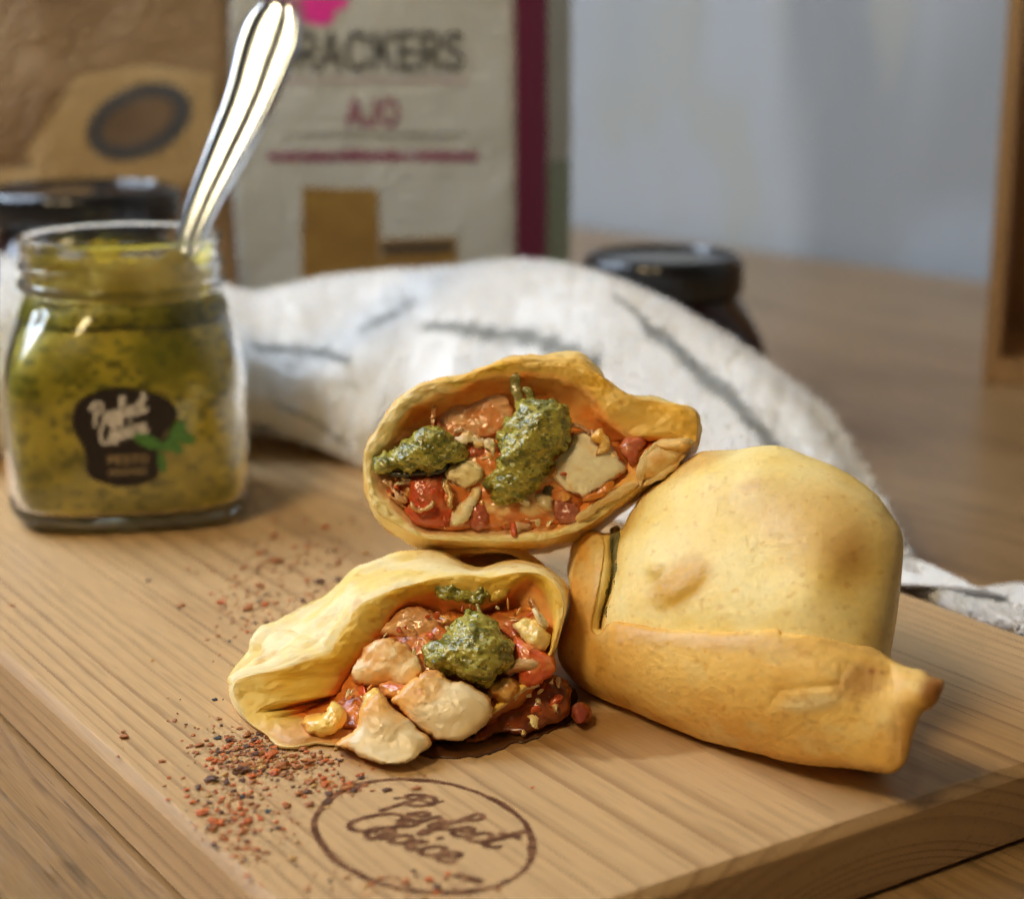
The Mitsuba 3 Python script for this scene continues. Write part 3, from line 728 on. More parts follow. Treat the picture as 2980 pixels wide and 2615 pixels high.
grid = PchipInterpolator(np.arange(len(rowsT)), rowsT, axis=0)(q)
NT = len(q)
def towel_faces(nr, nc):
    i, j = np.meshgrid(np.arange(nr - 1), np.arange(nc - 1), indexing='ij')
    a = (i * nc + j).ravel(); b = a + 1; c = a + nc + 1; d = a + nc
    return np.vstack([np.stack([a, d, c], 1), np.stack([a, c, b], 1)])
tv = grid.reshape(-1, 3)
tf = towel_faces(NT, NS)
tu, tt = np.tile(X, NT) / 1000.0, np.repeat(q, NS)    # the cloth's own coordinates: across, along
tn = vnormals(tv, tf)
sgn = np.sign((tn[(np.abs(tt - 3.6) < 0.2)] @ np.array([0, -0.5, 0.8])).mean())
tn *= sgn
tf = tf if sgn > 0 else tf[:, ::-1]
fold = 0.0026 * (meshkit.fbm(np.c_[tu * 3.0 + tt * 0.5, tt * 0.55, tu * 0], 2, 4) - 0.5) * 2 + 0.0005 * (meshkit.fbm(np.c_[tu * 9 - tt, tt * 1.6, tu * 0 + 4], 3, 8) - 0.5) * 2
fold *= sstep(0.5, 2.0, tt) * np.where(tu > 2.45, 0.05, 1.0) * np.where(tu < .8, 0.7, 1.0)
pile = 0.0006 * (meshkit.noise(tv / 0.0026, 5) - 0.3) * np.where(tu > 2.5, 0.5, 1.0)
tv = tv + tn * (fold + pile)[:, None]
tv[:, 2] = np.maximum(tv[:, 2], 0.0008)
# woven stripes: lines across the cloth, in its own coordinates (across, along, half width)
STRIPES = [(0.015, [(1.791, 4.71), (1.848, 4.93), (1.889, 5.14), (1.946, 5.14), (1.994, 5.21), (2.059, 5.29), (2.125, 5.29), (2.19, 5.36), (2.255, 5.43), (2.352, 5.57)]), (0.011, [(1.221, 4.79), (1.262, 4.93), (1.294, 5.07), (1.343, 5.21), (1.4, 5.29), (1.465, 5.36), (1.506, 5.36), (1.596, 5.43), (1.661, 5.5), (1.726, 5.57), (1.783, 5.57)]), (0.011, [(0.741, 4.64), (0.782, 4.57), (0.822, 4.5), (0.863, 4.5), (0.912, 4.5), (0.961, 4.57), (1.018, 4.79)]), (0.011, [(1.05, 4.36), (1.091, 4.36), (1.124, 4.36), (1.164, 4.29), (1.197, 4.21)]), (0.009, [(0.774, 6.0), (0.806, 6.0), (0.855, 6.07), (0.896, 6.29), (0.944, 6.36), (0.993, 6.43), (1.034, 6.57)])]
tcol = lerp((0.79, 0.785, 0.77), (0.86, 0.86, 0.855), nz(tv, 0.01, 2))
P2 = np.stack([tu, tt * 0.12], 1)
for wid, line in STRIPES:
    L2 = sg.LineString([(a, b * 0.12) for a, b in line])
    dist = shapely.distance(L2, shapely.points(P2)) + 0.001 * (nz(tv, 0.004, 6) - 0.5)
    m = sstep(wid * 0.95, wid * 0.45, dist) * 0.85
    tcol = tcol * (1 - m[:, None]) + np.array((0.19, 0.20, 0.19)) * m[:, None]
add('towel', tv, tf, 'cloth', True, color=tcol, label='white towel with thin dark stripes heaped behind the board', cat='towel')
# the pile: short looped threads standing out of the cloth
N = 26000
w8 = np.where((tt > 1.8) & (tt < 6.2), 1.0, 0.05) * np.where((tt > 2.6) & (tt < 4.2), 2.0, 1.0)
pick = rng.choice(len(tv), N, p=w8 / w8.sum())
o = tv[pick] + (rng.random((N, 3)) - 0.5) * 0.0012
d = tn[pick] + 0.7 * (rng.random((N, 3)) - 0.5); d /= np.linalg.norm(d, axis=1, keepdims=True)
sd = np.cross(d, rng.random((N, 3)) - 0.5); sd /= np.linalg.norm(sd, axis=1, keepdims=True)
ln = rng.uniform(0.0012, 0.0030, N)[:, None]
wd = 0.00034
bend = sd * ln * 0.35
nv = np.stack([o - sd * wd, o + sd * wd, o + d * ln * .55 + bend * .3 + sd * wd, o + d * ln * .55 + bend * .3 - sd * wd, o + d * ln + bend], 1).reshape(-1, 3)
b0 = np.arange(N)[:, None] * 5
nf = np.vstack([b0 + (0, 1, 2), b0 + (0, 2, 3), b0 + (3, 2, 4)])
nc = np.repeat(tcol[pick], 5, axis=0) * 1.05
scene['pile_thread'] = principled(VC, 0.9, 0.1)
add('towel__pile', nv, nf, 'pile_thread', False, color=np.minimum(nc, 0.85), kind='stuff')

# ------------------------------------------------------------------ food helpers
CRUST_PALE, CRUST_GOLD, CRUST_BROWN = (0.80, 0.61, 0.24), (0.74, 0.44, 0.09), (0.40, 0.17, 0.040)
WHITE_MEAT, TOMATO, ONION, SAUCE = (0.80, 0.66, 0.38), (0.58, 0.085, 0.022), (0.82, 0.70, 0.40), (0.62, 0.20, 0.035)
def chunk(parent, name, pts, fr, d, front, back, base, mottled, bsdf, step=4.2, p=0.20, bump=((0.0009, 0.006), (0.0005, 0.0024), (0.00022, 0.0010)), seed=0, amount=1.0, size=0.004, thr=(0.45, 0.7), label=None):
    """A piece of filling: a lump with the traced outline, its colour mottled with a second one."""
    v, f = inflate(pts, fr, front, back, step, p, d, ragged=11.0 if bsdf != 'dough' else 4.0, seed=seed)
    f = outward(v, f)
    v = rough(v, f, *bump, seed=seed)
    v[:, 2] = np.maximum(v[:, 2], BT + 0.0003)
    m = amount * sstep(*thr, nz(v, size, seed + 1))
    c = lerp(base, mottled, m) * (0.88 + 0.24 * nz(v, 0.0016, seed + 2))[:, None]
    if bsdf != 'dough':                              # sauce clings along the seams between the pieces
        e = (inflate.h ** (0.5 / p)) + 0.55 * (nz(v, 0.0022, seed + 5) - 0.5)
        c = lerp(c, np.array((0.50, 0.17, 0.03)) if base[0] > 0.2 else np.asarray(base) * 1.0, 0.75 * sstep(0.42, 0.16, e))
    return add(f'{parent}__{name}', v, f, bsdf, True, color=np.clip(c, 0, 0.9), label=label)
def strand(parent, name, pts, fr, d, rad_px, base, mottled, bsdf='wet_food', seed=0, flat=1.0):
    if 'onion' in name:
        g = sg.LineString(spline2(pts)).buffer(1.05 * float(np.mean(rad_px)) / 1.0 * 0.62, quad_segs=3)
        return chunk(parent, name, np.array(g.exterior.coords)[:-1:2], fr, d, 0.0016, 0.002, base, mottled, bsdf, 3.4, 0.3, ((0.0006, 0.004), (0.0004, 0.0016)), seed)
    q = fr.P(np.array(pts)[:, 0], np.array(pts)[:, 1], d)
    r = np.broadcast_to(np.asarray(rad_px, float), (len(pts),)) * (0.60 if 'onion' in name else 1.0) * np.linalg.norm(q[0] - EYE) / FPX
    v, f = tube(q, r, 12)
    h = (v - fr.O) @ fr.n - d
    v = v - fr.n * (0.62 * h)[:, None]
    v = rough(v, f, (0.0011, 0.005), (0.0005, 0.0018), seed=seed)
    c = lerp(base, mottled, sstep(0.45, 0.7, nz(v, 0.003, seed)))
    return add(f'{parent}__{name}', v, f, bsdf, True, color=c)
def shell(parent, name, fr, c, sil, crest, inner, axis, tail, lip, depths, n=420, hook=None):
    """Crust round a cavity. sil, crest, inner: outlines (photo pixels) of the back edge, the front edge and the opening; tail: (distance, size) pairs along the axis away from
    the cut. Returns the mesh and row numbers: 0 tail, then silhouette, crest, lip, opening, cavity."""
    S, C, I = star(sil, c, n), star(crest, c, n), star(inner, c, n)
    dS, dC, dI, deep = depths
    q = lambda P, d: fr.P(P[:, 0], P[:, 1], fr.rest(P[:, 0], P[:, 1], np.full(len(P), d)))
    s3, c3, i3 = q(S, dS), q(C, dC), q(I, dI)
    o = s3.mean(0)
    L = [o + (s3 - o) * s + axis * t for t, s in reversed(tail)]
    k = len(L)
    L += [s3, s3 * .5 + c3 * .5 + fr.n * lip * .5, c3, c3 * .6 + i3 * .4 + fr.n * lip, i3]
    ic = q(I * 0.9 + np.asarray(c) * 0.1, dI - 0.25 * deep)
    L += [ic, q(I * 0.72 + np.asarray(c) * 0.28, dI - 0.7 * deep), q(I * 0.35 + np.asarray(c) * 0.65, dI - deep), q(I * 0.03 + np.asarray(c) * 0.97, dI - deep * 1.05)]
    v, f, rc = loft(L, [4] * k + [14, 14, 10, 10, 8, 6, 6, 4][:len(L) - 1 - k])
    return v, outward(v, f), rc, k

def morsels(parent, fr, poly, d, n, seed, exclude=()):
    """Small bits of filling strewn through the sauce, one part per colour."""
    r = np.random.default_rng(seed)
    g = sg.Polygon(closed_curve(poly, 120)).buffer(-10)
    for h in exclude:
        g = g.difference(sg.Polygon(closed_curve(h, 60)).buffer(-4).buffer(0))
    x0, y0, x1, y1 = g.bounds
    kinds = (('onion_bits', (0.80, 0.66, 0.36), .39), ('tomato_bits', (0.60, 0.11, 0.03), .30), ('sauce_bits', (0.70, 0.32, 0.07), .26), ('herb_bits', (0.10, 0.11, 0.015), .05))
    got = {k[0]: [] for k in kinds}
    while n:
        x, y = r.uniform(x0, x1), r.uniform(y0, y1)
        if not g.contains(sg.Point(x, y)):
            continue
        n -= 1
        k = r.choice(len(kinds), p=[q[2] for q in kinds])
        c = fr.P(x, y, fr.rest(np.array([x]), np.array([y]), np.array([d]))[0] + r.uniform(-0.0006, 0.0010))
        s = (0.00045 if 'herb' in kinds[k][0] else 0.0010) * r.lognormal(0, 0.4)
        m = trimesh.convex.convex_hull(r.uniform(-1, 1, (11, 3)) ** 1)
        q = np.array(m.vertices) * (s * r.uniform(1.0, 2.6), s, s * 0.6)
        R = trimesh.transformations.random_rotation_matrix(r.random(3))[:3, :3]
        got[kinds[k][0]].append((c + q @ R.T, np.array(m.faces)))
    for name, col, _ in kinds:
        if got[name]:
            v, f = join(got[name])
            v[:, 2] = np.maximum(v[:, 2], BT + 0.0003)
            t = trimesh.Trimesh(v, f, process=False).subdivide()
            t = trimesh.smoothing.filter_laplacian(t, 0.4, 2, volume_constraint=False)
            v, f = np.array(t.vertices), np.array(t.faces)
            c = np.clip(np.array(col) * (0.75 + 0.5 * nz(v, 0.002, seed))[:, None], 0, .9)
            add(f'{parent}__{name}', v, f, 'wet_food', True, color=c, kind='stuff')

# ------------------------------------------------------------------ the cut half on top
zA = Z(1000, 950, 1.858)
frA = Frame(at(1480, 1310, 0.4375), (-0.04, -0.90, 0.42))
A = 'upper_pastry_half'
tag(A, 'upper cut half of a filled pastry propped on the other two, two pesto dollops inside', 'pastry')
silA = zA([(112, 700), (130, 645), (170, 575), (215, 485), (310, 385), (400, 318), (520, 288), (640, 262), (780, 203), (900, 163), (1000, 150), (1080, 148), (1190, 124), (1240, 131), (1302, 148), (1345, 200), (1390, 240), (1450, 310), (1540, 362), (1600, 379), (1680, 380), (1800, 420), (1888, 438), (1912, 465), (1922, 552), (1902, 640), (1850, 692), (1750, 790), (1640, 862), (1500, 960), (1360, 1062), (1230, 1122), (1090, 1158), (950, 1170), (700, 1168), (560, 1168), (420, 1150), (330, 1105), (260, 1062), (190, 1010), (140, 940), (116, 850)])
crestA = zA([(118, 700), (136, 648), (178, 578), (222, 492), (315, 394), (405, 326), (520, 297), (640, 272), (780, 214), (900, 178), (1000, 172), (1080, 182), (1190, 190), (1270, 205), (1330, 228), (1380, 255), (1440, 322), (1535, 375), (1600, 392), (1680, 393), (1795, 432), (1880, 452), (1902, 475), (1912, 552), (1893, 632), (1840, 685), (1740, 782), (1630, 853), (1492, 950), (1355, 1050), (1226, 1112), (1090, 1148), (950, 1160), (700, 1158), (560, 1158), (425, 1140), (338, 1096), (268, 1054), (198, 1002), (148, 935), (123, 850)])
innA = zA([(172, 790), (186, 700), (255, 615), (290, 540), (370, 442), (470, 397), (520, 372), (640, 342), (730, 294), (830, 267), (920, 263), (1000, 258), (1100, 268), (1200, 290), (1290, 335), (1350, 395), (1400, 475), (1450, 525), (1530, 578), (1610, 618), (1720, 622), (1840, 590), (1850, 606), (1720, 640), (1620, 672), (1575, 770), (1520, 830), (1440, 890), (1330, 970), (1270, 1040), (1150, 1095), (900, 1120), (700, 1118), (520, 1110), (390, 1080), (310, 1010), (240, 930), (195, 870)])
axA = np.array([0.0, 0.90, -0.42])
v, f, rc, k = shell(A, 'crust', frA, zA([(930, 700)])[0], silA, crestA, innA, axA, [(.010, 1.02), (.026, 1.0), (.042, .86), (.056, .60), (.066, .25), (.069, .03)], 0.0007, (-0.004, 0.0, -0.0012, 0.013))
row = rc[:, 0] - k
wrink = 0.0005 * (nz(np.c_[v[:, 0] / 3, v[:, 1], v[:, 2]], 0.003, 3) - 0.5) * sstep(2.6, 1.5, row)
rag = np.exp(-((row - 2.6) / 1.1) ** 2)
v = rough(v, f, (0.0011, 0.009), (0.00045, 0.003), (0.00018, 0.0011), seed=2) + vnormals(v, f) * (wrink + rag * 0.0011 * (nz(v, 0.0016, 71, 2) - 0.5))[:, None]
v[:, 2] = np.maximum(v[:, 2], BT + 0.0004)
ang = rc[:, 1]                                       # 0 at the left, clockwise over the top
topside = sstep(0.06, 0.18, ang) * sstep(0.62, 0.5, ang)
rim = lerp((0.82, 0.68, 0.30), (0.84, 0.46, 0.035), np.clip(topside * (0.35 + 1.0 * nz(v, 0.012, 5)), 0, 1))
rim = lerp(rim, (0.56, 0.44, 0.04), 0.6 * sstep(0.55, 0.7, nz(v, 0.008, 15)) * sstep(0.25, 0.05, np.abs(ang - 0.13)))
skin = lerp(CRUST_PALE, CRUST_GOLD, sstep(0.35, 0.7, nz(v, 0.012, 7)))
inside = lerp((0.84, 0.30, 0.050), (0.88, 0.48, 0.13), sstep(0.35, 0.65, nz(v, 0.007, 8)))
lowin = sstep(0.62, 0.75, ang) + sstep(0.05, 0.0, ang)
inside = lerp(inside, (0.66, 0.46, 0.22), np.clip(lowin, 0, 1) * 0.8)
rim = lerp(rim, (0.88, 0.76, 0.44), 0.7 * sstep(0.45, 0.7, nz(v, 0.0035, 16)) * (1 - topside))
rim = lerp(rim, (0.66, 0.38, 0.08), 0.6 * np.exp(-((row - 1.75) / 0.28) ** 2))
col = lerp(skin, rim, sstep(0.7, 1.6, row))
col = lerp(col, inside, sstep(3.5, 4.1, row + 0.5 * (nz(v, 0.003, 9) - 0.5)))
add(A + '__crust', v, f, 'dough', True, color=np.clip(col, 0, .9))
# the folded end at the right: two lobes of dough with a hollow between them
chunk(A, 'crust_fold', zA([(1608, 690), (1650, 640), (1720, 606), (1800, 596), (1895, 588), (1908, 630), (1850, 690), (1745, 792), (1640, 858), (1580, 870), (1585, 780)]), frA, -0.0015, 0.0045, 0.004, (0.72, 0.50, 0.19), (0.66, 0.36, 0.09), 'dough', 5, 0.3, seed=21)
v, f = inflate(zA([(1690, 640), (1760, 625), (1850, 612), (1880, 640), (1840, 680), (1780, 672), (1730, 665)]), frA, .0025, .003, 5, .45, .0020)
add(A + '__crust_fold', rough(v, f, (.0005, .004)), outward(v, f), 'dough', True, color=np.clip(lerp((.72, .47, .15), (.70, .40, .10), nz(v, .005, 3)), 0, 1))
chunk(A, 'fold_hollow', zA([(1655, 800), (1690, 720), (1750, 685), (1815, 692), (1760, 755), (1690, 820)]), frA, -.0012, 0.0010, 0.003, (0.72, 0.47, 0.16), (0.66, 0.38, 0.11), 'dough', 4, 0.4, seed=22)
strand(A, 'crust_ridge', zA([(1605, 860), (1612, 770), (1645, 690), (1700, 640)]), frA, 0.0022, [9, 13, 13, 9], (0.74, 0.54, 0.23), (0.68, 0.42, 0.14), 'dough', 4)
strand(A, 'crust_ridge', zA([(1610, 868), (1700, 812), (1790, 740), (1850, 690)]), frA, 0.0016, [8, 9, 9, 7], (0.74, 0.54, 0.23), (0.68, 0.42, 0.14), 'dough', 5)
strand(A, 'crust_ridge', zA([(1270, 1040), (1400, 955), (1520, 880), (1590, 840)]), frA, 0.0012, [9, 12, 12, 8], (0.74, 0.52, 0.22), (0.66, 0.42, 0.14), 'dough', 6)
# the mound of sauce that fills the lower half
chunk(A, 'sauce', zA([(190, 800), (300, 760), (430, 690), (600, 640), (800, 600), (1000, 560), (1230, 540), (1400, 600), (1590, 660), (1560, 770), (1430, 880), (1320, 965), (1260, 1035), (1150, 1090), (900, 1114), (700, 1112), (520, 1104), (395, 1072), (315, 1000), (245, 922)]), frA, -0.0058, 0.0062, 0.006, (0.66, 0.20, 0.035), (0.84, 0.56, 0.24), 'wet_food', 6, 0.3, ((0.0012, 0.006), (0.0005, 0.002)), seed=3)
morsels(A, frA, zA([(190, 800), (300, 740), (430, 690), (600, 640), (800, 620), (1000, 560), (1230, 560), (1400, 620), (1560, 680), (1540, 770), (1420, 880), (1310, 965), (1240, 1035), (1130, 1085), (900, 1108), (700, 1106), (520, 1096), (400, 1064), (320, 995), (250, 915)]), -0.0006, 150, 5)
chunk(A, 'ham_slice', zA([(488, 470), (540, 415), (640, 385), (760, 335), (850, 325), (905, 420), (915, 500), (850, 565), (760, 600), (640, 590), (540, 600), (498, 545)]), frA, -0.0098, 0.0016, 0.002, (0.74, 0.30, 0.09), (0.84, 0.50, 0.24), 'wet_food', 4.2, 0.15, seed=4)
strand(A, 'dough_string', zA([(470, 400), (485, 460), (480, 540), (500, 600)]), frA, -0.004, [12, 9, 8, 9], (0.56, 0.26, 0.08), (0.45, 0.18, 0.05), 'wet_food', 7)
chunk(A, 'chicken_piece', zA([(1150, 690), (1225, 640), (1235, 590), (1340, 558), (1405, 635), (1462, 640), (1505, 715), (1535, 765), (1482, 825), (1400, 885), (1300, 918), (1210, 893), (1140, 832), (1128, 760)]), frA, -0.004, 0.0062, 0.006, (0.89, 0.81, 0.57), (0.85, 0.64, 0.28), 'meaty', 4.2, 0.16, ((0.0006, 0.008), (0.0002, 0.002)), seed=5, thr=(.55, .8))
chunk(A, 'chicken_piece', zA([(545, 790), (600, 738), (690, 728), (752, 768), (745, 832), (690, 872), (640, 884), (596, 852), (556, 832)]), frA, -0.001, 0.0036, 0.003, (0.88, 0.74, 0.38), (0.84, 0.56, 0.16), 'meaty', 4, 0.2, ((0.0009, 0.004), (0.0005, 0.0016)), seed=11)
chunk(A, 'chicken_piece', zA([(600, 600), (660, 566), (720, 590), (770, 612), (745, 655), (690, 640), (640, 650)]), frA, -0.0025, 0.0034, 0.003, (0.87, 0.76, 0.48), (0.82, 0.54, 0.2), 'meaty', 4, 0.2, ((0.0009, 0.004), (0.0005, 0.0016)), seed=12)
chunk(A, 'onion_piece', zA([(1325, 610), (1350, 560), (1400, 548), (1440, 590), (1440, 650), (1405, 692), (1365, 690), (1380, 640)]), frA, 0.0016, 0.0020, 0.003, (0.84, 0.60, 0.22), (0.80, 0.42, 0.06), 'wet_food', 4, 0.2, seed=8)
strand(A, 'onion_strip', zA([(1235, 535), (1290, 545), (1330, 575)]), frA, 0.001, [10, 14, 10], (0.62, 0.36, 0.18), (0.6, 0.28, 0.1), seed=81)
strand(A, 'oily_trickle', zA([(1305, 935), (1370, 915), (1430, 870), (1455, 845)]), frA, 0.0010, [6, 11, 13, 7], (0.62, 0.20, 0.02), (0.66, 0.30, 0.04), seed=82)
chunk(A, 'tomato_piece', zA([(1485, 640), (1535, 596), (1625, 620), (1605, 690), (1572, 748), (1525, 722)]), frA, -0.003, 0.0045, 0.003, (0.50, 0.11, 0.045), (0.60, 0.22, 0.10), 'wet_food', 4, seed=6)
chunk(A, 'tomato_piece', zA([(335, 812), (440, 796), (545, 800), (565, 880), (575, 950), (620, 870), (645, 905), (612, 985), (572, 1075), (450, 1085), (352, 1042), (315, 960), (345, 880)]), frA, -0.003, 0.0050, 0.003, TOMATO, (0.52, 0.16, 0.06), 'wet_food', 5, 0.35, seed=7)
strand(A, 'onion_strip', zA([(365, 950), (385, 985), (430, 990), (475, 950)]), frA, 0.0030, [7, 11, 11, 6], (0.60, 0.30, 0.10), (0.66, 0.42, 0.16), seed=9)
strand(A, 'onion_strip', zA([(228, 838), (262, 872), (290, 912), (330, 935)]), frA, 0.0005, [16, 22, 18, 10], (0.70, 0.44, 0.22), (0.66, 0.34, 0.13), seed=10)
strand(A, 'onion_strip', zA([(552, 845), (575, 895), (578, 955)]), frA, 0.0032, [10, 15, 10], (0.72, 0.52, 0.20), (0.66, 0.40, 0.12), seed=13)
strand(A, 'onion_strip', zA([(600, 575), (655, 560), (705, 585), (745, 625)]), frA, -0.0015, [9, 13, 12, 9], (0.68, 0.42, 0.20), (0.62, 0.32, 0.11), seed=14)
strand(A, 'onion_strip', zA([(250, 905), (300, 950), (345, 980)]), frA, -0.0010, [8, 12, 8], (0.68, 0.42, 0.16), (0.60, 0.26, 0.07), seed=151)
chunk(A, 'onion_piece', zA([(748, 612), (822, 610), (828, 680), (800, 760), (768, 770), (800, 690), (762, 655)]), frA, -0.002, 0.0030, 0.002, ONION, (0.70, 0.50, 0.24), 'wet_food', 4, seed=16)
chunk(A, 'onion_piece', zA([(622, 952), (680, 905), (690, 868), (752, 868), (728, 925), (690, 1000), (655, 1062), (572, 1092), (590, 1012)]), frA, -0.002, 0.0042, 0.002, (0.87, 0.78, 0.50), (0.82, 0.62, 0.28), 'meaty', 4, seed=17)
chunk(A, 'tomato_piece', zA([(640, 660), (725, 648), (785, 690), (772, 752), (705, 722), (638, 722)]), frA, -0.0040, 0.0040, 0.002, (0.40, 0.085, 0.030), (0.48, 0.14, 0.05), 'wet_food', 4, seed=18)
chunk(A, 'tomato_piece', zA([(680, 992), (722, 948), (785, 995), (765, 1082), (692, 1105), (662, 1062)]), frA, -0.0035, 0.0045, 0.002, (0.42, 0.095, 0.045), (0.52, 0.20, 0.11), 'wet_food', 4, seed=19)
chunk(A, 'tomato_piece', zA([(1140, 935), (1222, 930), (1292, 1000), (1268, 1068), (1172, 1058), (1128, 992)]), frA, -0.0030, 0.0035, 0.002, (0.40, 0.115, 0.060), (0.48, 0.19, 0.11), 'wet_food', 4, seed=20)
chunk(A, 'onion_piece', zA([(1045, 912), (1092, 905), (1136, 930), (1136, 990), (1090, 996), (1044, 975)]), frA, -0.001, 0.0032, 0.003, (0.66, 0.53, 0.28), (0.60, 0.42, 0.2), 'wet_food', 4, 0.3, seed=23)
chunk(A, 'onion_piece', zA([(905, 1060), (990, 1045), (1010, 1085), (930, 1112)]), frA, -0.0030, 0.0030, 0.002, (0.56, 0.36, 0.20), (0.5, 0.26, 0.13), 'wet_food', 4, 0.3, seed=231)
chunk(A, 'oily_herb', zA([(752, 872), (815, 880), (825, 985), (762, 992)]), frA, -0.0030, 0.0022, 0.002, (0.060, 0.020, 0.006), (0.10, 0.04, 0.010), 'wet_food', 4, seed=24)
chunk(A, 'oily_herb', zA([(215, 778), (330, 770), (480, 745), (570, 740), (540, 790), (480, 808), (380, 808), (250, 822)]), frA, -0.0015, 0.0040, 0.003, (0.018, 0.018, 0.007), (0.06, 0.05, 0.012), 'wet_food', 4, seed=25)
chunk(A, 'oily_herb', zA([(1060, 850), (1120, 820), (1190, 900), (1240, 925), (1150, 930), (1040, 905)]), frA, -0.0025, 0.0030, 0.003, (0.065, 0.055, 0.012), (0.11, 0.08, 0.02), 'wet_food', 4, seed=251)
def pesto(parent, pts, fr, d, front, back, seed, step=3.2):
    v, f = inflate(pts, fr, front, back, step, 0.42, d, ragged=16.0, seed=seed)
    f = outward(v, f)
    v = rough(v, f, (0.0022, 0.0075), (0.0011, 0.0030), (0.0006, 0.0012), seed=seed)
    v[:, 2] = np.maximum(v[:, 2], BT + 0.0004)
    return add(parent + '__pesto_dollop', v, f, 'pesto', True)
pesto(A, zA([(158, 745), (195, 685), (250, 652), (340, 602), (420, 565), (500, 570), (592, 612), (642, 652), (640, 720), (560, 755), (480, 785), (380, 788), (260, 790), (180, 795)]), frA, 0.0005, 0.0068, 0.005, 31)
pesto(A, zA([(935, 420), (1010, 392), (1060, 400), (1130, 408), (1185, 432), (1226, 500), (1224, 600), (1205, 655), (1150, 700), (1120, 782), (1082, 832), (1062, 885), (985, 920), (980, 952), (920, 942), (850, 970), (812, 900), (770, 852), (790, 770), (832, 690), (850, 590), (870, 540), (925, 490)]), frA, 0.0010, 0.0095, 0.006, 32)
strand(A, 'pesto_string', zA([(930, 262), (925, 310), (935, 360), (955, 420)]), frA, -0.002, [13, 12, 13, 22], (0.34, 0.29, 0.10), (0.20, 0.17, 0.035), 'wet_food', 33)
strand(A, 'pesto_string', zA([(985, 340), (1005, 370), (1000, 420)]), frA, -0.001, [7, 10, 16], (0.26, 0.24, 0.06), (0.16, 0.14, 0.03), 'wet_food', 34)

# ------------------------------------------------------------------ the cut half lying in front on the left
zB = Z(620, 1500, 1.762)
z4 = Z(980, 1640, 2.839)
z5 = Z(640, 1540, 2.5625)
pL = onz(780, 2168)
frB = Frame((pL + onz(1600, 2110)) / 2, (-0.10, -0.80, 0.60), True)
B = 'lower_pastry_half'
tag(B, 'lower cut half of a filled pastry lying on the board, white chunks spilling out', 'pastry')
silB = zB([(88, 905), (92, 840), (118, 790), (150, 740), (190, 690), (188, 645), (225, 592), (255, 566), (310, 560), (400, 500), (500, 448), (580, 408), (660, 345), (720, 290), (800, 244), (880, 210), (950, 188), (1050, 184), (1150, 190), (1220, 216), (1290, 256), (1360, 276), (1450, 252), (1540, 238), (1620, 246), (1700, 268), (1760, 305), (1808, 350), (1826, 420), (1812, 500), (1780, 590), (1752, 690), (1690, 800), (1560, 930), (1380, 1060), (1200, 1120), (1000, 1160), (800, 1178), (600, 1178), (520, 1168), (430, 1192), (340, 1186), (270, 1124), (200, 1082), (130, 1012)])
crestB = zB([(100, 905), (108, 850), (140, 826), (193, 812), (331, 790), (482, 738), (600, 700), (640, 612), (681, 552), (743, 460), (860, 402), (950, 366), (1022, 345), (1100, 330), (1180, 318), (1280, 308), (1350, 310), (1420, 312), (1490, 292), (1560, 280), (1640, 285), (1715, 312), (1770, 370), (1795, 440), (1790, 510), (1766, 600), (1740, 690), (1680, 795), (1550, 920), (1375, 1050), (1200, 1110), (1000, 1150), (800, 1168), (600, 1168), (520, 1158), (430, 1182), (344, 1176), (276, 1114), (208, 1074), (140, 1004)])
innB = zB([(262, 1000), (330, 985), (450, 975), (556, 962), (606, 900), (655, 820), (722, 740), (800, 652), (862, 580), (922, 490), (982, 440), (1050, 412), (1150, 402), (1250, 430), (1330, 442), (1400, 450), (1470, 430), (1512, 392), (1570, 352), (1640, 352), (1682, 392), (1722, 460), (1745, 540), (1745, 620), (1722, 690), (1660, 780), (1530, 900), (1370, 1020), (1200, 1080), (1000, 1110), (800, 1110), (640, 1080), (520, 1045), (400, 1015), (310, 1008)])
axB = np.array([0.10, 0.93, -0.20])
v, f, rc, k = shell(B, 'crust', frB, zB([(1010, 850)])[0], silB, crestB, innB, axB, [(.006, 1.0), (.016, .92), (.028, .75), (.036, .45), (.040, .05)], 0.0016, (-0.016, 0.003, -0.0015, 0.012))
row = rc[:, 0] - k
flaky = sstep(-0.6, 0.2, row) * sstep(2.1, 1.6, row) * sstep(0.45, 0.05, rc[:, 1])
sheetn = meshkit.noise(np.c_[rc[:, 1] * 9, row * 5.5 + 2.2 * meshkit.noise(np.c_[rc[:, 1] * 14, row * 0, row * 0], 3), row * 0], 12)
v = rough(v, f, (0.0008, 0.014), (0.00035, 0.0045), (0.0001, 0.0012), seed=41)
rag = np.exp(-((row - 3.0) / 1.0) ** 2)
v = v + vnormals(v, f) * (flaky * 0.0022 * (np.abs(sheetn - 0.5) * -2 + 0.5) + rag * 0.0010 * (nz(v, 0.0018, 72, 2) - 0.5))[:, None]
v[:, 2] = np.maximum(v[:, 2], BT + 0.0004)
ang = rc[:, 1]
skin = lerp((0.85, 0.72, 0.38), (0.80, 0.61, 0.20), sstep(0.4, 0.7, nz(v, 0.009, 43)))
skin = lerp(skin, (0.62, 0.36, 0.08), 0.6 * sstep(0.62, 0.75, nz(v, 0.005, 44)))
lipc = lerp((0.78, 0.55, 0.12), (0.76, 0.46, 0.05), sstep(0.3, 0.65, nz(v, 0.010, 45)))
inside = lerp((0.78, 0.26, 0.045), (0.84, 0.44, 0.12), sstep(0.35, 0.7, nz(v, 0.006, 46)))
low = sstep(0.62, 0.70, ang) * sstep(0.965, 0.93, ang)                          # the lower crust at the left, soaked with sauce
lipc = lerp(lipc, (0.62, 0.34, 0.12), low)
col = lerp(skin, lipc, sstep(1.85, 2.3, row + 0.35 * (nz(v, 0.004, 47) - 0.5)))
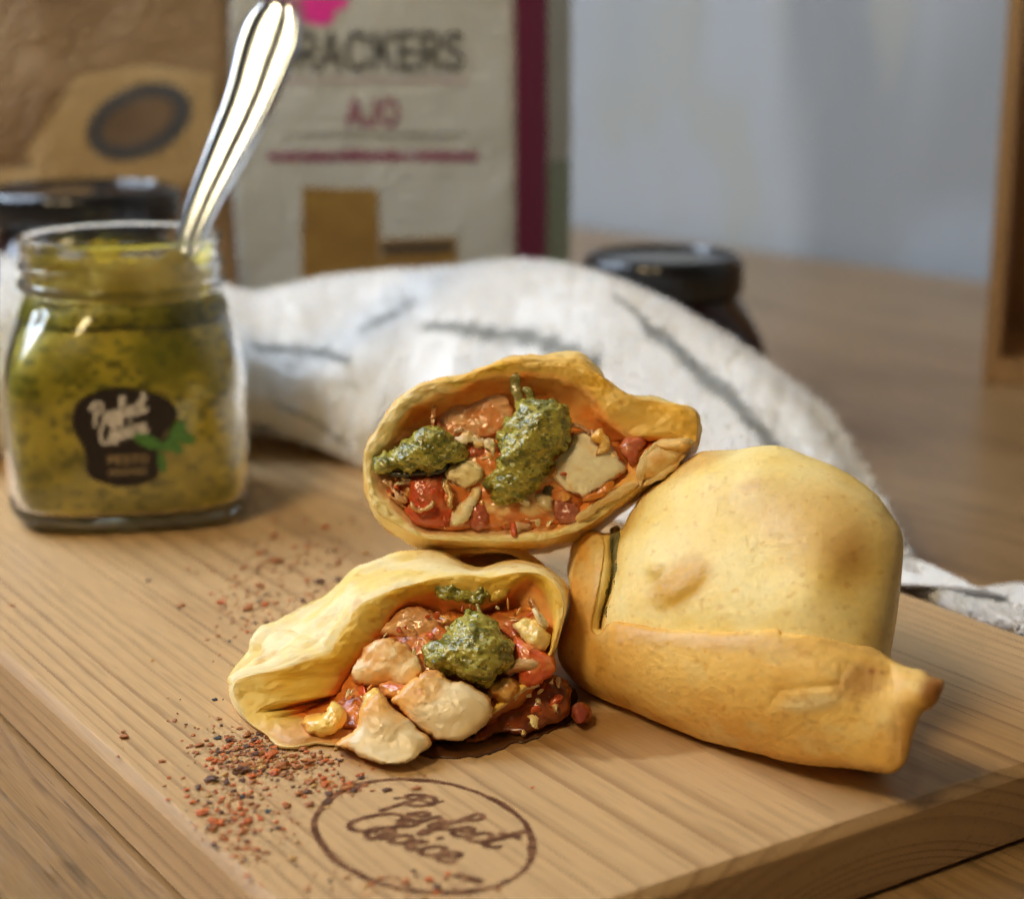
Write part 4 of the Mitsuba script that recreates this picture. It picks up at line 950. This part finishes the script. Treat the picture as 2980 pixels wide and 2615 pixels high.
col = lerp(col, inside, sstep(3.65, 4.15, row + 0.5 * (nz(v, 0.003, 48) - 0.5)))
add(B + '__crust', v, f, 'dough', True, color=np.clip(col, 0, .9))
# the torn upper layer that arches over a hollow behind the rim
frT = Frame(frB.P(*zB([(1430, 230)])[0], -0.026), (-0.05, -0.75, 0.66))
hol = np.array(zB([(1240, 222), (1270, 196), (1330, 196), (1400, 190), (1480, 192), (1555, 218), (1590, 262), (1480, 290), (1360, 300), (1290, 280)]))
holp = sg.Polygon(closed_curve(hol, 60))
def pit(px, py):
    d = shapely.distance(holp.exterior, shapely.points(px, py)) * np.where(shapely.contains_xy(holp, px, py), 1, -1)
    return -0.0130 * sstep(-1.5, 7, d)
v, f = inflate(zB([(1010, 230), (1060, 190), (1150, 172), (1280, 151), (1450, 128), (1540, 145), (1610, 190), (1660, 222), (1720, 280), (1740, 330), (1500, 350), (1200, 340), (1050, 300)]), frT, 0.0040, 0.016, 3.2, 0.4, 0.0, extra=pit)
f = outward(v, f)
dd = shapely.contains_xy(holp, *inflate.px.T)
v = rough(v, f, (0.0007, 0.006), (0.0003, 0.0016), seed=50)
c = lerp((0.76, 0.55, 0.20), (0.70, 0.44, 0.13), sstep(0.4, 0.7, nz(v, 0.006, 51)))
c[dd & inflate.isfront] = (0.70, 0.42, 0.11)
add(B + '__torn_crust', v, f, 'dough', True, color=np.clip(c, 0, .9))
for q in ([(1248, 205), (1243, 222), (1238, 240)], [(1272, 196), (1262, 214), (1256, 238)]):
    strand(B, 'dough_string', zB(q), frT, 0.002, [1.6, 1.2, 1.6], (0.7, 0.5, 0.25), (0.7, 0.5, 0.25), 'dough')
# filling
chunk(B, 'sauce', zB([(262, 1020), (450, 985), (600, 930), (700, 800), (860, 640), (1000, 540), (1200, 500), (1450, 500), (1640, 480), (1735, 560), (1740, 700), (1670, 860), (1540, 1000), (1370, 1100), (1200, 1138), (1000, 1150), (800, 1120), (600, 1080), (400, 1030)]), frB, -0.006, 0.0070, 0.004, (0.64, 0.22, 0.04), (0.50, 0.12, 0.025), 'wet_food', 6, 0.3, ((0.0014, 0.007), (0.0005, 0.002)), seed=61)
morsels(B, frB, z4([(150, 1000), (300, 640), (600, 400), (900, 360), (1500, 300), (1780, 560), (1780, 900), (1500, 1120), (1250, 1300), (700, 1200), (300, 1150), (0, 1300), (-150, 1260), (-60, 1100)]), 0.0012, 150, 8)
chunk(B, 'chicken_piece', z4([(300, 600), (450, 430), (600, 350), (800, 410), (860, 540), (740, 640), (650, 700), (540, 625), (430, 605)]), frB, -0.005, 0.0050, 0.004, (0.70, 0.36, 0.14), (0.78, 0.48, 0.20), 'wet_food', 4.5, 0.22, seed=62)
chunk(B, 'chicken_piece', z4([(108, 905), (160, 800), (230, 700), (330, 622), (440, 612), (560, 650), (650, 720), (700, 800), (722, 880), (700, 965), (600, 1025), (450, 1015), (330, 1002), (200, 992), (130, 960)]), frB, 0.000, 0.0050, 0.006, (0.82, 0.60, 0.30), (0.74, 0.38, 0.10), 'meaty', 4.2, 0.22, ((0.0011, 0.006), (0.00025, 0.0022)), seed=63)
chunk(B, 'tomato_piece', z4([(370, 1000), (470, 985), (560, 985), (700, 960), (770, 1050), (690, 1190), (600, 1235), (480, 1150), (400, 1085)]), frB, 0.004, 0.0055, 0.005, (0.74, 0.34, 0.08), (0.62, 0.14, 0.03), 'wet_food', 4, 0.22, ((0.0010, 0.005), (0.0005, 0.0016)), seed=64)
c1 = z4([(-25, 1500), (100, 1420), (190, 1330), (225, 1180), (330, 1042), (400, 1085), (450, 1172), (580, 1292), (700, 1402), (778, 1482), (700, 1562), (600, 1632), (480, 1668), (370, 1662), (220, 1592), (80, 1532)])
def soaked(parent, name, pts, fr, d0, front, back, seed, edge_dir, p=0.16, label=None):
    """A pale chunk, orange where the sauce has soaked it (near the side that edge_dir points to)."""
    v, f = inflate(pts, fr, front, back, 4.2, p, d0, ragged=9.0, seed=seed)
    px = inflate.px
    f = outward(v, f)
    v = rough(v, f, (0.0009, 0.009), (0.00025, 0.002), seed=seed)
    v[:, 2] = np.maximum(v[:, 2], BT + 0.0002)
    e = (px - px.mean(0)) @ np.asarray(edge_dir, float) / 100 + 1.6 * (nz(v, 0.007, seed + 1) - 0.5)
    seam = sstep(0.40, 0.12, inflate.h ** (0.5 / p) + 0.5 * (nz(v, 0.003, seed + 7) - 0.5)) * (e > -0.6)
    m = np.clip(sstep(0.05, 1.0, e + 0.5 * (nz(v, 0.0025, seed + 9) - 0.5)) + 0.8 * seam, 0, 0.9)
    c = lerp(lerp((0.83, 0.68, 0.41), (0.78, 0.58, 0.28), nz(v, 0.006, seed + 2)), (0.74, 0.36, 0.06), m)
    c = lerp(c, (0.58, 0.22, 0.05), 0.8 * sstep(0.68, 0.8, nz(v, 0.0035, seed + 3)) * m)
    add(f'{parent}__{name}', v, f, 'meaty', True, color=np.clip(c, 0, .9))
soaked(B, 'chicken_piece', c1, frB, float((onz(1130, 2222) - frB.O) @ frB.n) - 0.001, 0.0060, 0.016, 65, (-0.35, -0.85))
soaked(B, 'chicken_piece', z4([(440, 1135), (560, 1010), (640, 950), (730, 900), (850, 900), (960, 970), (1060, 965), (1170, 1050), (1252, 1082), (1288, 1190), (1262, 1290), (1152, 1392), (1040, 1465), (900, 1462), (790, 1442), (700, 1372), (600, 1292), (500, 1190)]), frB, 0.0055, 0.0085, 0.012, 66, (-0.65, -0.6))
chunk(B, 'onion_piece', z5([(608, 1442), (680, 1380), (795, 1358), (830, 1288), (900, 1298), (942, 1400), (922, 1462), (822, 1522), (742, 1552), (660, 1502)]), frB, 0.004, 0.0060, 0.005, (0.84, 0.58, 0.14), (0.80, 0.42, 0.06), 'wet_food', 4, 0.25, seed=67)
chunk(B, 'onion_piece', z4([(215, 1150), (245, 1060), (300, 1030), (345, 1050), (400, 1120), (430, 1200), (330, 1260), (240, 1220)]), frB, 0.0105, 0.0040, 0.004, (0.84, 0.66, 0.26), (0.80, 0.52, 0.10), 'wet_food', 4, 0.25, seed=68)
chunk(B, 'onion_piece', z4([(1450, 500), (1520, 450), (1625, 455), (1722, 520), (1785, 600), (1725, 705), (1620, 690), (1530, 620)]), frB, -0.002, 0.0060, 0.004, (0.80, 0.62, 0.20), (0.76, 0.50, 0.14), 'wet_food', 4, 0.22, seed=69)
chunk(B, 'tomato_piece', z4([(1445, 600), (1560, 618), (1680, 720), (1795, 830), (1785, 912), (1700, 992), (1560, 1042), (1495, 1000), (1475, 905), (1320, 922), (1430, 780)]), frB, -0.001, 0.0065, 0.005, (0.62, 0.10, 0.025), (0.68, 0.22, 0.06), 'wet_food', 4, 0.22, seed=70)
chunk(B, 'onion_piece', z4([(1385, 860), (1530, 775), (1665, 852), (1520, 888), (1375, 915)]), frB, 0.0040, 0.0028, 0.003, (0.60, 0.38, 0.17), (0.54, 0.26, 0.10), 'wet_food', 4, 0.4, seed=71)
chunk(B, 'chicken_piece', z4([(1260, 1040), (1330, 950), (1450, 935), (1505, 1010), (1450, 1102), (1382, 1142), (1300, 1092)]), frB, 0.002, 0.0050, 0.004, (0.74, 0.42, 0.10), (0.66, 0.28, 0.06), 'wet_food', 4, 0.22, seed=72)
strand(B, 'onion_strip', z4([(1600, 290), (1640, 350), (1690, 430), (1735, 480)]), frB, -0.004, [12, 15, 14, 9], (0.60, 0.36, 0.17), (0.52, 0.25, 0.10), seed=73)
pesto(B, z4([(705, 705), (760, 640), (860, 590), (960, 505), (1050, 440), (1075, 400), (1100, 440), (1170, 408), (1205, 440), (1300, 490), (1400, 560), (1455, 640), (1445, 760), (1345, 880), (1305, 960), (1240, 1035), (1160, 965), (1050, 915), (900, 895), (780, 855), (710, 785)]), frB, 0.0040, 0.0105, 0.007, 74)
strand(B, 'pesto_string', z4([(1055, 460), (1068, 425), (1078, 395)]), frB, 0.006, [9, 5, 2], (0.30, 0.26, 0.07), (0.2, 0.18, 0.04), 'wet_food', 75)
strand(B, 'pesto_string', z4([(1185, 430), (1175, 380), (1160, 340)]), frB, 0.003, [5, 2.5, 3], (0.34, 0.28, 0.08), (0.2, 0.18, 0.04), 'wet_food', 76)
v, f = inflate(z4([(830, 190), (990, 140), (1150, 150), (1240, 185), (1262, 262), (1180, 325), (1050, 325), (940, 285), (850, 295), (815, 230)]), frB, 0.0022, 0.004, 3.2, 0.35, 0.0004)
v = rough(v, outward(v, f), (0.0012, 0.004), (0.0009, 0.0018), (0.0005, 0.0009), seed=77)
add(B + '__pesto_smear', v, outward(v, f), 'pesto', True)
chunk(B, 'oily_dough', z4([(1265, 180), (1330, 130), (1405, 122), (1442, 180), (1380, 270), (1290, 312), (1270, 250)]), frB, -0.0005, 0.0020, 0.004, (0.66, 0.44, 0.06), (0.55, 0.36, 0.05), 'wet_food', 4, 0.4, seed=78)
# spilled sauce and its bits on the board
onb = Frame((0, 0.4, BT), (0, 0, 1))
sp_ = z4([(640, 1560), (760, 1500), (950, 1440), (1150, 1300), (1300, 1150), (1560, 1040), (1780, 930), (1920, 980), (2000, 1120), (1990, 1250), (1860, 1340), (1760, 1380), (1640, 1440), (1500, 1490), (1380, 1530), (1250, 1580), (1000, 1612), (800, 1602)])
v, f = inflate(sp_, onb, 0.0009, 0.0, 5, 0.45, 0.0001, ragged=14.0, seed=4)
v[:, 2] = np.maximum(v[:, 2], BT + 0.0001)
add('sauce_puddle', rough(v, outward(v, f), (0.0002, 0.006)), outward(v, f), 'oil', True, label='dark oily sauce puddle on the board under the spilled filling', cat='sauce')
frS = Frame(onz(1480, 2095), (-0.05, -0.80, 0.60), True)
chunk(B, 'spilled_filling', z4([(1240, 1120), (1400, 1110), (1560, 1030), (1780, 915), (1905, 985), (1925, 1190), (1760, 1340), (1500, 1405), (1400, 1398), (1180, 1470), (1050, 1470), (1200, 1330)]), frS, 0.0, 0.0070, 0.006, (0.24, 0.055, 0.010), (0.10, 0.016, 0.006), 'wet_food', 5, 0.4, ((0.0012, 0.006), (0.0006, 0.002)), seed=79)
morsels(B, frS, z4([(1240, 1130), (1400, 1120), (1560, 1040), (1780, 930), (1900, 1000), (1910, 1180), (1760, 1330), (1500, 1395), (1180, 1450), (1200, 1330)]), 0.0066, 34, 11)
for j, (x, y, rx, ry) in enumerate(((1612, 1290, 88, 78), (1812, 1190, 30, 46), (1452, 1340, 48, 38), (1545, 1380, 26, 26))):
    th = np.arange(12) * 2 * np.pi / 12
    rr_ = 1 + 0.16 * np.random.default_rng(j).standard_normal(12)
    chunk(B, 'onion_piece', z4(np.c_[x + rx * rr_ * np.cos(th), y + ry * rr_ * np.sin(th)]), frS, 0.0066, 0.0030, 0.002, (0.74, 0.62, 0.28), (0.62, 0.42, 0.12), 'wet_food', 3, 0.3, seed=90 + j)
chunk(B, 'tomato_piece', z4([(1960, 1190), (2030, 1160), (2080, 1230), (2050, 1330), (1960, 1300)]), frS, 0.001, 0.0045, 0.004, (0.26, 0.04, 0.02), (0.32, 0.08, 0.04), 'wet_food', 4, seed=95)

# ------------------------------------------------------------------ the whole pastry on the right
zC = Z(1560, 1250, 1.648)
b_l, b_r = onz(1650, 2000), onz(2560, 2243, BT + 0.002)
d1 = (b_r - b_l) / np.linalg.norm(b_r - b_l)
nC = np.array([-0.42, -0.74, 0.52]); nC = nC - d1 * (nC @ d1); nC /= np.linalg.norm(nC)
frC = Frame((b_l + b_r) / 2, nC)
C = 'whole_pastry'
tag(C, 'whole golden baked pastry parcel with browned top and a folded front flap', 'pastry')
bodyC = zC([(160, 700), (190, 560), (260, 490), (340, 500), (410, 478), (450, 402), (520, 302), (600, 240), (680, 172), (740, 132), (790, 102), (870, 94), (960, 90), (1060, 75), (1150, 72), (1220, 86), (1310, 126), (1420, 172), (1540, 242), (1640, 322), (1712, 422), (1756, 502), (1762, 600), (1752, 720), (1732, 850), (1716, 960), (1700, 1080), (1712, 1200), (1730, 1400), (1720, 1560), (1660, 1630), (1450, 1612), (1250, 1588), (1050, 1543), (850, 1488), (700, 1438), (550, 1378), (430, 1328), (320, 1288), (235, 1236), (170, 1172), (125, 1112), (112, 1060), (120, 1000), (140, 930), (160, 850)])
pcs = np.array(zC([(395, 470), (375, 560), (372, 680), (345, 800), (310, 950)]))
slit = sg.LineString(spline2(pcs))
blis = zC([(690, 740)])[0]
def cdetail(px, py):
    q = np.stack([px, py], 1)
    d = shapely.distance(slit, shapely.points(q)) * 1.648
    out = -0.0075 * np.exp(-(d / 26) ** 2)
    # a blister and the dent beneath it
    a = math.radians(-38)
    r = (q - blis) @ np.array([[math.cos(a), -math.sin(a)], [math.sin(a), math.cos(a)]]) * 1.648
    e = np.sqrt((r[:, 0] / 155) ** 2 + (r[:, 1] / 84) ** 2)
    e = e + 0.35 * (meshkit.fbm(np.c_[q / 40, 0 * px], 2, 5) - 0.5)
    out += 0.0008 * sstep(1.1, 0.3, e)
    b2 = zC([(570, 670)])[0]
    out += 0.0010 * np.exp(-((q - b2) ** 2).sum(1) * 1.648**2 / 40**2)
    for (x, y), rx, am in (((1060, 260), 120, .0012), ((1400, 480), 260, .0022), ((1010, 420), 170, -.0012), ((820, 200), 100, .0016), ((1540, 700), 150, -.0014), ((1150, 640), 150, -.0012), ((1300, 800), 180, .0010)):
        g_ = ((q - zC([(x, y)])[0]) ** 2).sum(1) * 1.648**2 / rx**2
        out += am * np.exp(-g_)
    return out
v, f = inflate(bodyC, frC, 0.0240, 0.030, 5.0, 0.45, 0.0, extra=cdetail)
pxC, frontC = inflate.px, inflate.isfront
f = outward(v, f)
hC = (v - frC.O) @ frC.n
hloc = cKDTree(pxC[frontC]); hval = hC[frontC]
def body_d(px, py, drop=0.0):
    d, i = hloc.query(np.stack([px, py], 1), k=4)
    w = 1 / (d + 0.5)
    return (hval[i] * w).sum(1) / w.sum(1) - drop
v = rough(v, f, (0.0008, 0.024), (0.00012, 0.004), (0.00006, 0.0012), seed=101)
v[:, 2] = np.maximum(v[:, 2], BT + 0.0004)
pz = pxC * 1.0
def patch(x, y, rx, ry, a, soft, seed):
    """A browned patch of the crust with an uneven outline."""
    q = (pz - zC([(x, y)])[0]) * 1.648
    a = math.radians(a)
    e = np.sqrt(((q[:, 0] * math.cos(a) + q[:, 1] * math.sin(a)) / rx) ** 2 + ((-q[:, 0] * math.sin(a) + q[:, 1] * math.cos(a)) / ry) ** 2)
    return sstep(1 + soft, 1 - soft, e + 0.55 * (nz(v, 0.007, seed) - 0.5) + 0.25 * (nz(v, 0.0018, seed + 1) - 0.5)) * frontC
col = lerp((0.85, 0.69, 0.29), (0.81, 0.58, 0.16), sstep(0.35, 0.7, nz(v, 0.016, 102)))
for args, c_, am in (((1400, 480, 190, 200, -30, .8, 1), (0.62, 0.37, 0.07), .9), ((1500, 590, 100, 150, -25, .8, 2), (0.52, 0.28, 0.07), .8), ((1040, 270, 60, 30, -10, .7, 3), (0.60, 0.36, 0.10), .8),
                     ((690, 745, 165, 90, -38, .5, 4), (0.60, 0.33, 0.04), .95), ((575, 670, 42, 34, 0, .5, 5), (0.66, 0.43, 0.09), .8), ((1250, 400, 260, 150, 15, .8, 6), (0.66, 0.43, 0.14), .8),
                     ((1720, 560, 80, 500, 4, .8, 8), (0.70, 0.48, 0.13), .7), ((770, 140, 170, 60, -25, .7, 9), (0.56, 0.31, 0.075), .8), ((1650, 1050, 90, 120, 0, .7, 11), (0.70, 0.48, 0.14), .7)):
    col = lerp(col, c_, am * patch(*args))
speck = 0.25 * sstep(0.66, 0.8, nz(v, 0.0016, 110, 2))
col = lerp(col, (0.62, 0.40, 0.14), speck)
add(C + '__crust', v, f, 'dough', True, color=np.clip(col, 0, .9))
flapC = zC([(342, 932), (450, 933), (600, 955), (720, 958), (900, 962), (1050, 962), (1165, 957), (1178, 976), (1300, 985), (1420, 1012), (1540, 1040), (1600, 1045), (1650, 1068), (1720, 1112), (1790, 1142), (1850, 1155), (1885, 1180), (1915, 1192), (1952, 1206), (1945, 1242), (1910, 1312), (1880, 1336), (1850, 1350), (1832, 1382), (1812, 1450), (1792, 1540), (1766, 1612), (1702, 1656), (1600, 1647), (1450, 1627), (1250, 1602), (1050, 1557), (850, 1502), (700, 1452), (550, 1392), (430, 1342), (320, 1302), (230, 1247), (160, 1182), (114, 1122), (100, 1060), (108, 1000), (128, 930), (156, 850), (168, 720), (185, 640), (200, 580), (215, 520), (250, 488), (296, 486), (322, 512), (338, 552), (332, 620), (312, 740), (292, 830), (272, 965), (298, 978)])
def bq(px, py):
    t = np.clip((px - 1620) / 1000, 0, 1)
    lo = 0.003 + 0.012 * t
    return lo + 0.004 * np.logaddexp(0, (body_d(px, py, 0.0006) - lo) / 0.004)
edgeline = sg.LineString(spline2(zC([(1380, 1010), (1500, 1035), (1580, 1048), (1620, 1075), (1680, 1120), (1700, 1170)])))
def fdetail(px, py):
    q = np.stack([px, py], 1)
    pt = shapely.points(q)
    out = np.zeros(len(q))
    for line, w, am in ((sg.LineString(zC([(1170, 1248), (1300, 1235), (1450, 1225)])), 12, -.0011), (sg.LineString(zC([(1180, 1335), (1330, 1325), (1430, 1300)])), 16, .0011), (sg.LineString(zC([(1150, 1270), (1120, 1330), (1090, 1340)])), 13, -.0007),
                        (sg.LineString(zC([(1240, 1290), (1400, 1262)])), 18, .0009), (sg.LineString(zC([(1460, 1180), (1500, 1130)])), 12, -.0006), (sg.LineString(zC([(640, 1030), (700, 1090), (790, 1130)])), 16, -.0005), (sg.LineString(zC([(850, 1180), (1000, 1200), (1120, 1180)])), 22, .0006),
                        (sg.LineString(zC([(250, 1010), (320, 1010), (420, 985)])), 14, -.0007), (edgeline, 12, -.0010)):
        d = shapely.distance(line, pt) * 1.648
        out += 0.22 * am * np.exp(-(d / (1.5 * w)) ** 2) * (0.3 + 1.4 * meshkit.fbm(np.c_[q / 60, 0 * px], 2, 9))
    # the blunt tip swells
    tip = zC([(1830, 1250)])[0]
    out += 0.0014 * np.exp(-((q - tip) ** 2).sum(1) * 1.648**2 / 110**2)
    return out
v, f = inflate(flapC, frC, 0.0052, 0.0030, 4.5, 0.30, bq, extra=fdetail)
pxC, frontC = inflate.px, inflate.isfront
f = outward(v, f)
v = rough(v, f, (0.0008, 0.022), (0.00022, 0.006), (0.00008, 0.0012), seed=120)
v[:, 2] = np.maximum(v[:, 2], BT + 0.0004)
pz = pxC * 1.0
col = lerp((0.80, 0.50, 0.125), (0.70, 0.375, 0.070), sstep(0.3, 0.7, nz(v, 0.013, 121)))
col = lerp(col, (0.74, 0.54, 0.20), 0.6 * sstep(0.55, 0.75, nz(v, 0.009, 122)))
for args, c_, am in (((1560, 1200, 110, 80, -20, .6, 21), (0.46, 0.22, 0.055), .75), ((1900, 1250, 60, 90, 20, .6, 22), (0.30, 0.115, 0.025), .95), ((1760, 1480, 70, 170, 10, .7, 23), (0.50, 0.25, 0.055), .85), ((1500, 1040, 160, 22, 12, .6, 24), (0.50, 0.27, 0.06), .7),
                     ((1610, 1160, 16, 12, 0, .5, 25), (0.36, 0.10, 0.03), .9), ((1660, 1165, 10, 9, 0, .5, 26), (0.36, 0.14, 0.04), .8), ((900, 1020, 500, 40, 3, .7, 27), (0.60, 0.34, 0.08), .6), ((230, 900, 60, 160, 10, .8, 28), (0.58, 0.33, 0.085), .7), ((1330, 1305, 130, 40, -8, .6, 29), (0.78, 0.60, 0.28), .8),
                     ((290, 560, 45, 80, 0, .6, 30), (0.74, 0.56, 0.22), .6), ((1300, 1610, 500, 30, 4, .7, 31), (0.52, 0.28, 0.06), .5)):
    col = lerp(col, c_, am * patch(*args))
col = lerp(col, (0.50, 0.26, 0.06), 0.35 * sstep(0.62, 0.78, nz(v, 0.0022, 123, 2)))
add(C + '__folded_flap', v, f, 'dough', True, color=np.clip(col, 0, .9))
v, f = inflate(zC([(352, 480), (400, 470), (408, 560), (398, 690), (372, 820), (345, 930), (300, 970), (292, 940), (318, 800), (350, 660)]), frC, 0.0022, 0.004, 3, 0.45, lambda px, py: body_d(px, py, 0.0006))
add(C + '__herb_filling', rough(v, outward(v, f), (0.0009, 0.004), (0.0005, 0.0015), seed=130), outward(v, f), 'herb', True)
v, f = inflate(zC([(150, 700), (156, 620), (172, 545), (200, 530), (222, 600), (210, 690), (175, 730)]), Frame(frC.P(*zC([(190, 620)])[0], -0.004), frC.n), 0.002, 0.004, 4, 0.4)
add(C + '__inner_fold', rough(v, outward(v, f), (0.0004, 0.004)), outward(v, f), 'dough', True, color=np.tile((0.76, 0.56, 0.24), (len(v), 1)))

# ------------------------------------------------------------------ chilli flakes and crumbs strewn over the board
z0 = Z(500, 2000, 1.703)
zf = Z(0, 1300, 1.858)
FLAKES = [(190, 350, 34, 20, 'red'), (105, 235, 16, 12, 'rust'), (50, 262, 12, 10, 'red'), (90, 292, 18, 11, 'rust'), (230, 248, 34, 14, 'grey'), (335, 200, 26, 14, 'rust'), (432, 225, 22, 20, 'dark'), (370, 285, 32, 28, 'dark'), (272, 298, 18, 12, 'red'), (230, 303, 18, 14, 'dark'), (465, 297, 18, 15, 'dark'),
          (400, 375, 34, 22, 'rust'), (465, 365, 34, 18, 'rust'), (415, 415, 26, 16, 'dark'), (350, 455, 26, 24, 'dark'), (202, 465, 20, 24, 'seed'), (350, 536, 24, 22, 'grey'), (245, 545, 18, 18, 'red'), (185, 567, 24, 18, 'dark'), (75, 537, 28, 13, 'red'), (560, 573, 24, 20, 'red'), (480, 610, 28, 22, 'grey'), (235, 668, 54, 30, 'red'), (215, 698, 24, 18, 'grey'), (250, 745, 36, 18, 'rust'), (440, 700, 16, 28, 'red'), (530, 690, 26, 24, 'dark'), (620, 760, 26, 26, 'seed'),
          (590, 840, 40, 34, 'seed'), (365, 850, 15, 16, 'grey'), (675, 997, 28, 16, 'rust'), (710, 928, 16, 14, 'rust'), (790, 465, 20, 14, 'red'), (700, 488, 30, 16, 'seed'), (1065, 505, 44, 18, 'dark'), (1215, 497, 36, 16, 'rust'), (1250, 436, 18, 12, 'rust'), (1785, 495, 18, 8, 'red'), (940, 445, 26, 16, 'dark'), (780, 525, 34, 24, 'dark'), (860, 500, 34, 18, 'rust'), (1315, 985, 38, 26, 'dark'), (1025, 945, 24, 14, 'rust'), (770, 590, 24, 18, 'seed'), (665, 395, 18, 14, 'red'), (570, 448, 18, 12, 'rust'), (600, 415, 20, 10, 'rust'), (660, 538, 20, 18, 'red'), (300, 640, 20, 14, 'rust'), (385, 640, 22, 16, 'rust'), (350, 690, 16, 18, 'rust'), (365, 790, 22, 20, 'rust'), (590, 650, 16, 14, 'rust'), (515, 490, 14, 12, 'red'), (525, 370, 26, 22, 'rust'), (600, 490, 18, 12, 'dark'), (690, 352, 14, 12, 'rust'), (815, 352, 12, 14, 'dark')]
fl_px = [(*z0([(x, y)])[0], a / 1.703, b / 1.703, c) for x, y, a, b, c in FLAKES]
fl_px += [(*zf([(x, y)])[0], a / 1.858, b / 1.858, c) for x, y, a, b, c in [(65, 855, 26, 18, 'rust'), (800, 722, 22, 16, 'dark'), (1180, 1022, 20, 14, 'rust'), (1240, 1048, 16, 14, 'grey'), (1160, 1365, 24, 13, 'grey'), (1490, 840, 26, 24, 'rust'), (1340, 870, 44, 36, 'rust'), (1400, 745, 36, 22, 'rust'), (1490, 610, 54, 40, 'rust'), (1825, 555, 24, 24, 'rust'), (1730, 728, 46, 24, 'dark'), (1830, 715, 34, 22, 'dark'), (1570, 645, 24, 14, 'rust'), (1380, 950, 22, 14, 'dark'), (1045, 1555, 20, 12, 'red'), (975, 1365, 10, 8, 'dark')]]
def flake(c, a, b, h, seed):
    r = np.random.default_rng(seed)
    m = trimesh.creation.icosphere(1, 1.0)
    q = np.array(m.vertices)
    q = q * (1 + 0.28 * r.standard_normal((len(q), 1)))
    t = r.uniform(0, np.pi)
    q = q * (a, b, h)
    q[:, 2] += 0.25 * h * np.sin(q[:, 0] / a * 2)
    q = np.stack([q[:, 0] * math.cos(t * .3) - q[:, 1] * math.sin(t * .3), q[:, 0] * math.sin(t * .3) + q[:, 1] * math.cos(t * .3), q[:, 2]], 1)
    q[:, 2] -= q[:, 2].min()
    return c + q + (0, 0, 0.00005), np.array(m.faces)
for i, (x, y, w, h, c) in enumerate(fl_px):
    p = onz(x, y + h * 0.3)
    s = (p[1]) / math.cos(math.radians(22)) / FPX
    a = w * s / 2
    b = min(h * s / 2 * 1.9, a * 1.3)
    v, f = flake(p, a * 1.15, b, min(a, b) * 0.32, i)
    tone = dict(red='bright red', rust='rust brown', dark='dark brown', seed='yellowish', grey='blackish')[c]
    where = 'on the board behind the lower pastry half' if y < 1900 and x > 600 else 'alone on the open board towards the left edge' if x < 640 and y < 2100 else 'on or beside the round stamp' if x > 880 else 'in the upper heap in front of the lower pastry half' if y < 2300 else 'in the loose trail left of the round stamp'
    size = 'large' if w > 17 else 'small'
    add('chilli_flake', v, f, 'flake_' + c, 35, label=f'{size} {tone} chilli flake {where}', cat='chilli flake', group=f'{size} {tone} chilli flakes {where}')
bits = {k: [] for k in ('red', 'rust', 'dark', 'seed')}
spots = [(700, 2330, 85, 110, 120), (740, 2190, 70, 30, 110), (850, 2220, 80, 22, 60), (790, 1690, 100, 90, 90), (930, 1600, 90, 50, 40), (640, 2430, 80, 70, 40), (980, 2290, 50, 20, 40), (700, 1790, 60, 50, 30), (500, 2150, 120, 100, 10), (1150, 2570, 120, 20, 20)]
for x, y, sx, sy, n in spots:
    for _ in range(int(n * 2.4)):
        p = onz(x + sx * rng.standard_normal(), min(y + sy * rng.standard_normal(), 2640))
        if not base.contains(sg.Point(p[:2])):
            continue
        a = 0.00029 * rng.lognormal(0, 0.5)
        k = rng.choice(['red', 'rust', 'dark', 'seed'], p=[.28, .44, .17, .11])
        bits[k].append(flake(p, a * rng.uniform(.8, 1.6), a, a * .45, int(rng.integers(1e9))))
for k in bits:
    v, f = join(bits[k])
    add('spice_crumbs', v, f, 'flake_' + k, 35, label=f'fine {dict(red="red", rust="rust brown", dark="dark", seed="yellow")[k]} spice crumbs scattered on the board', cat='spice', kind='stuff')
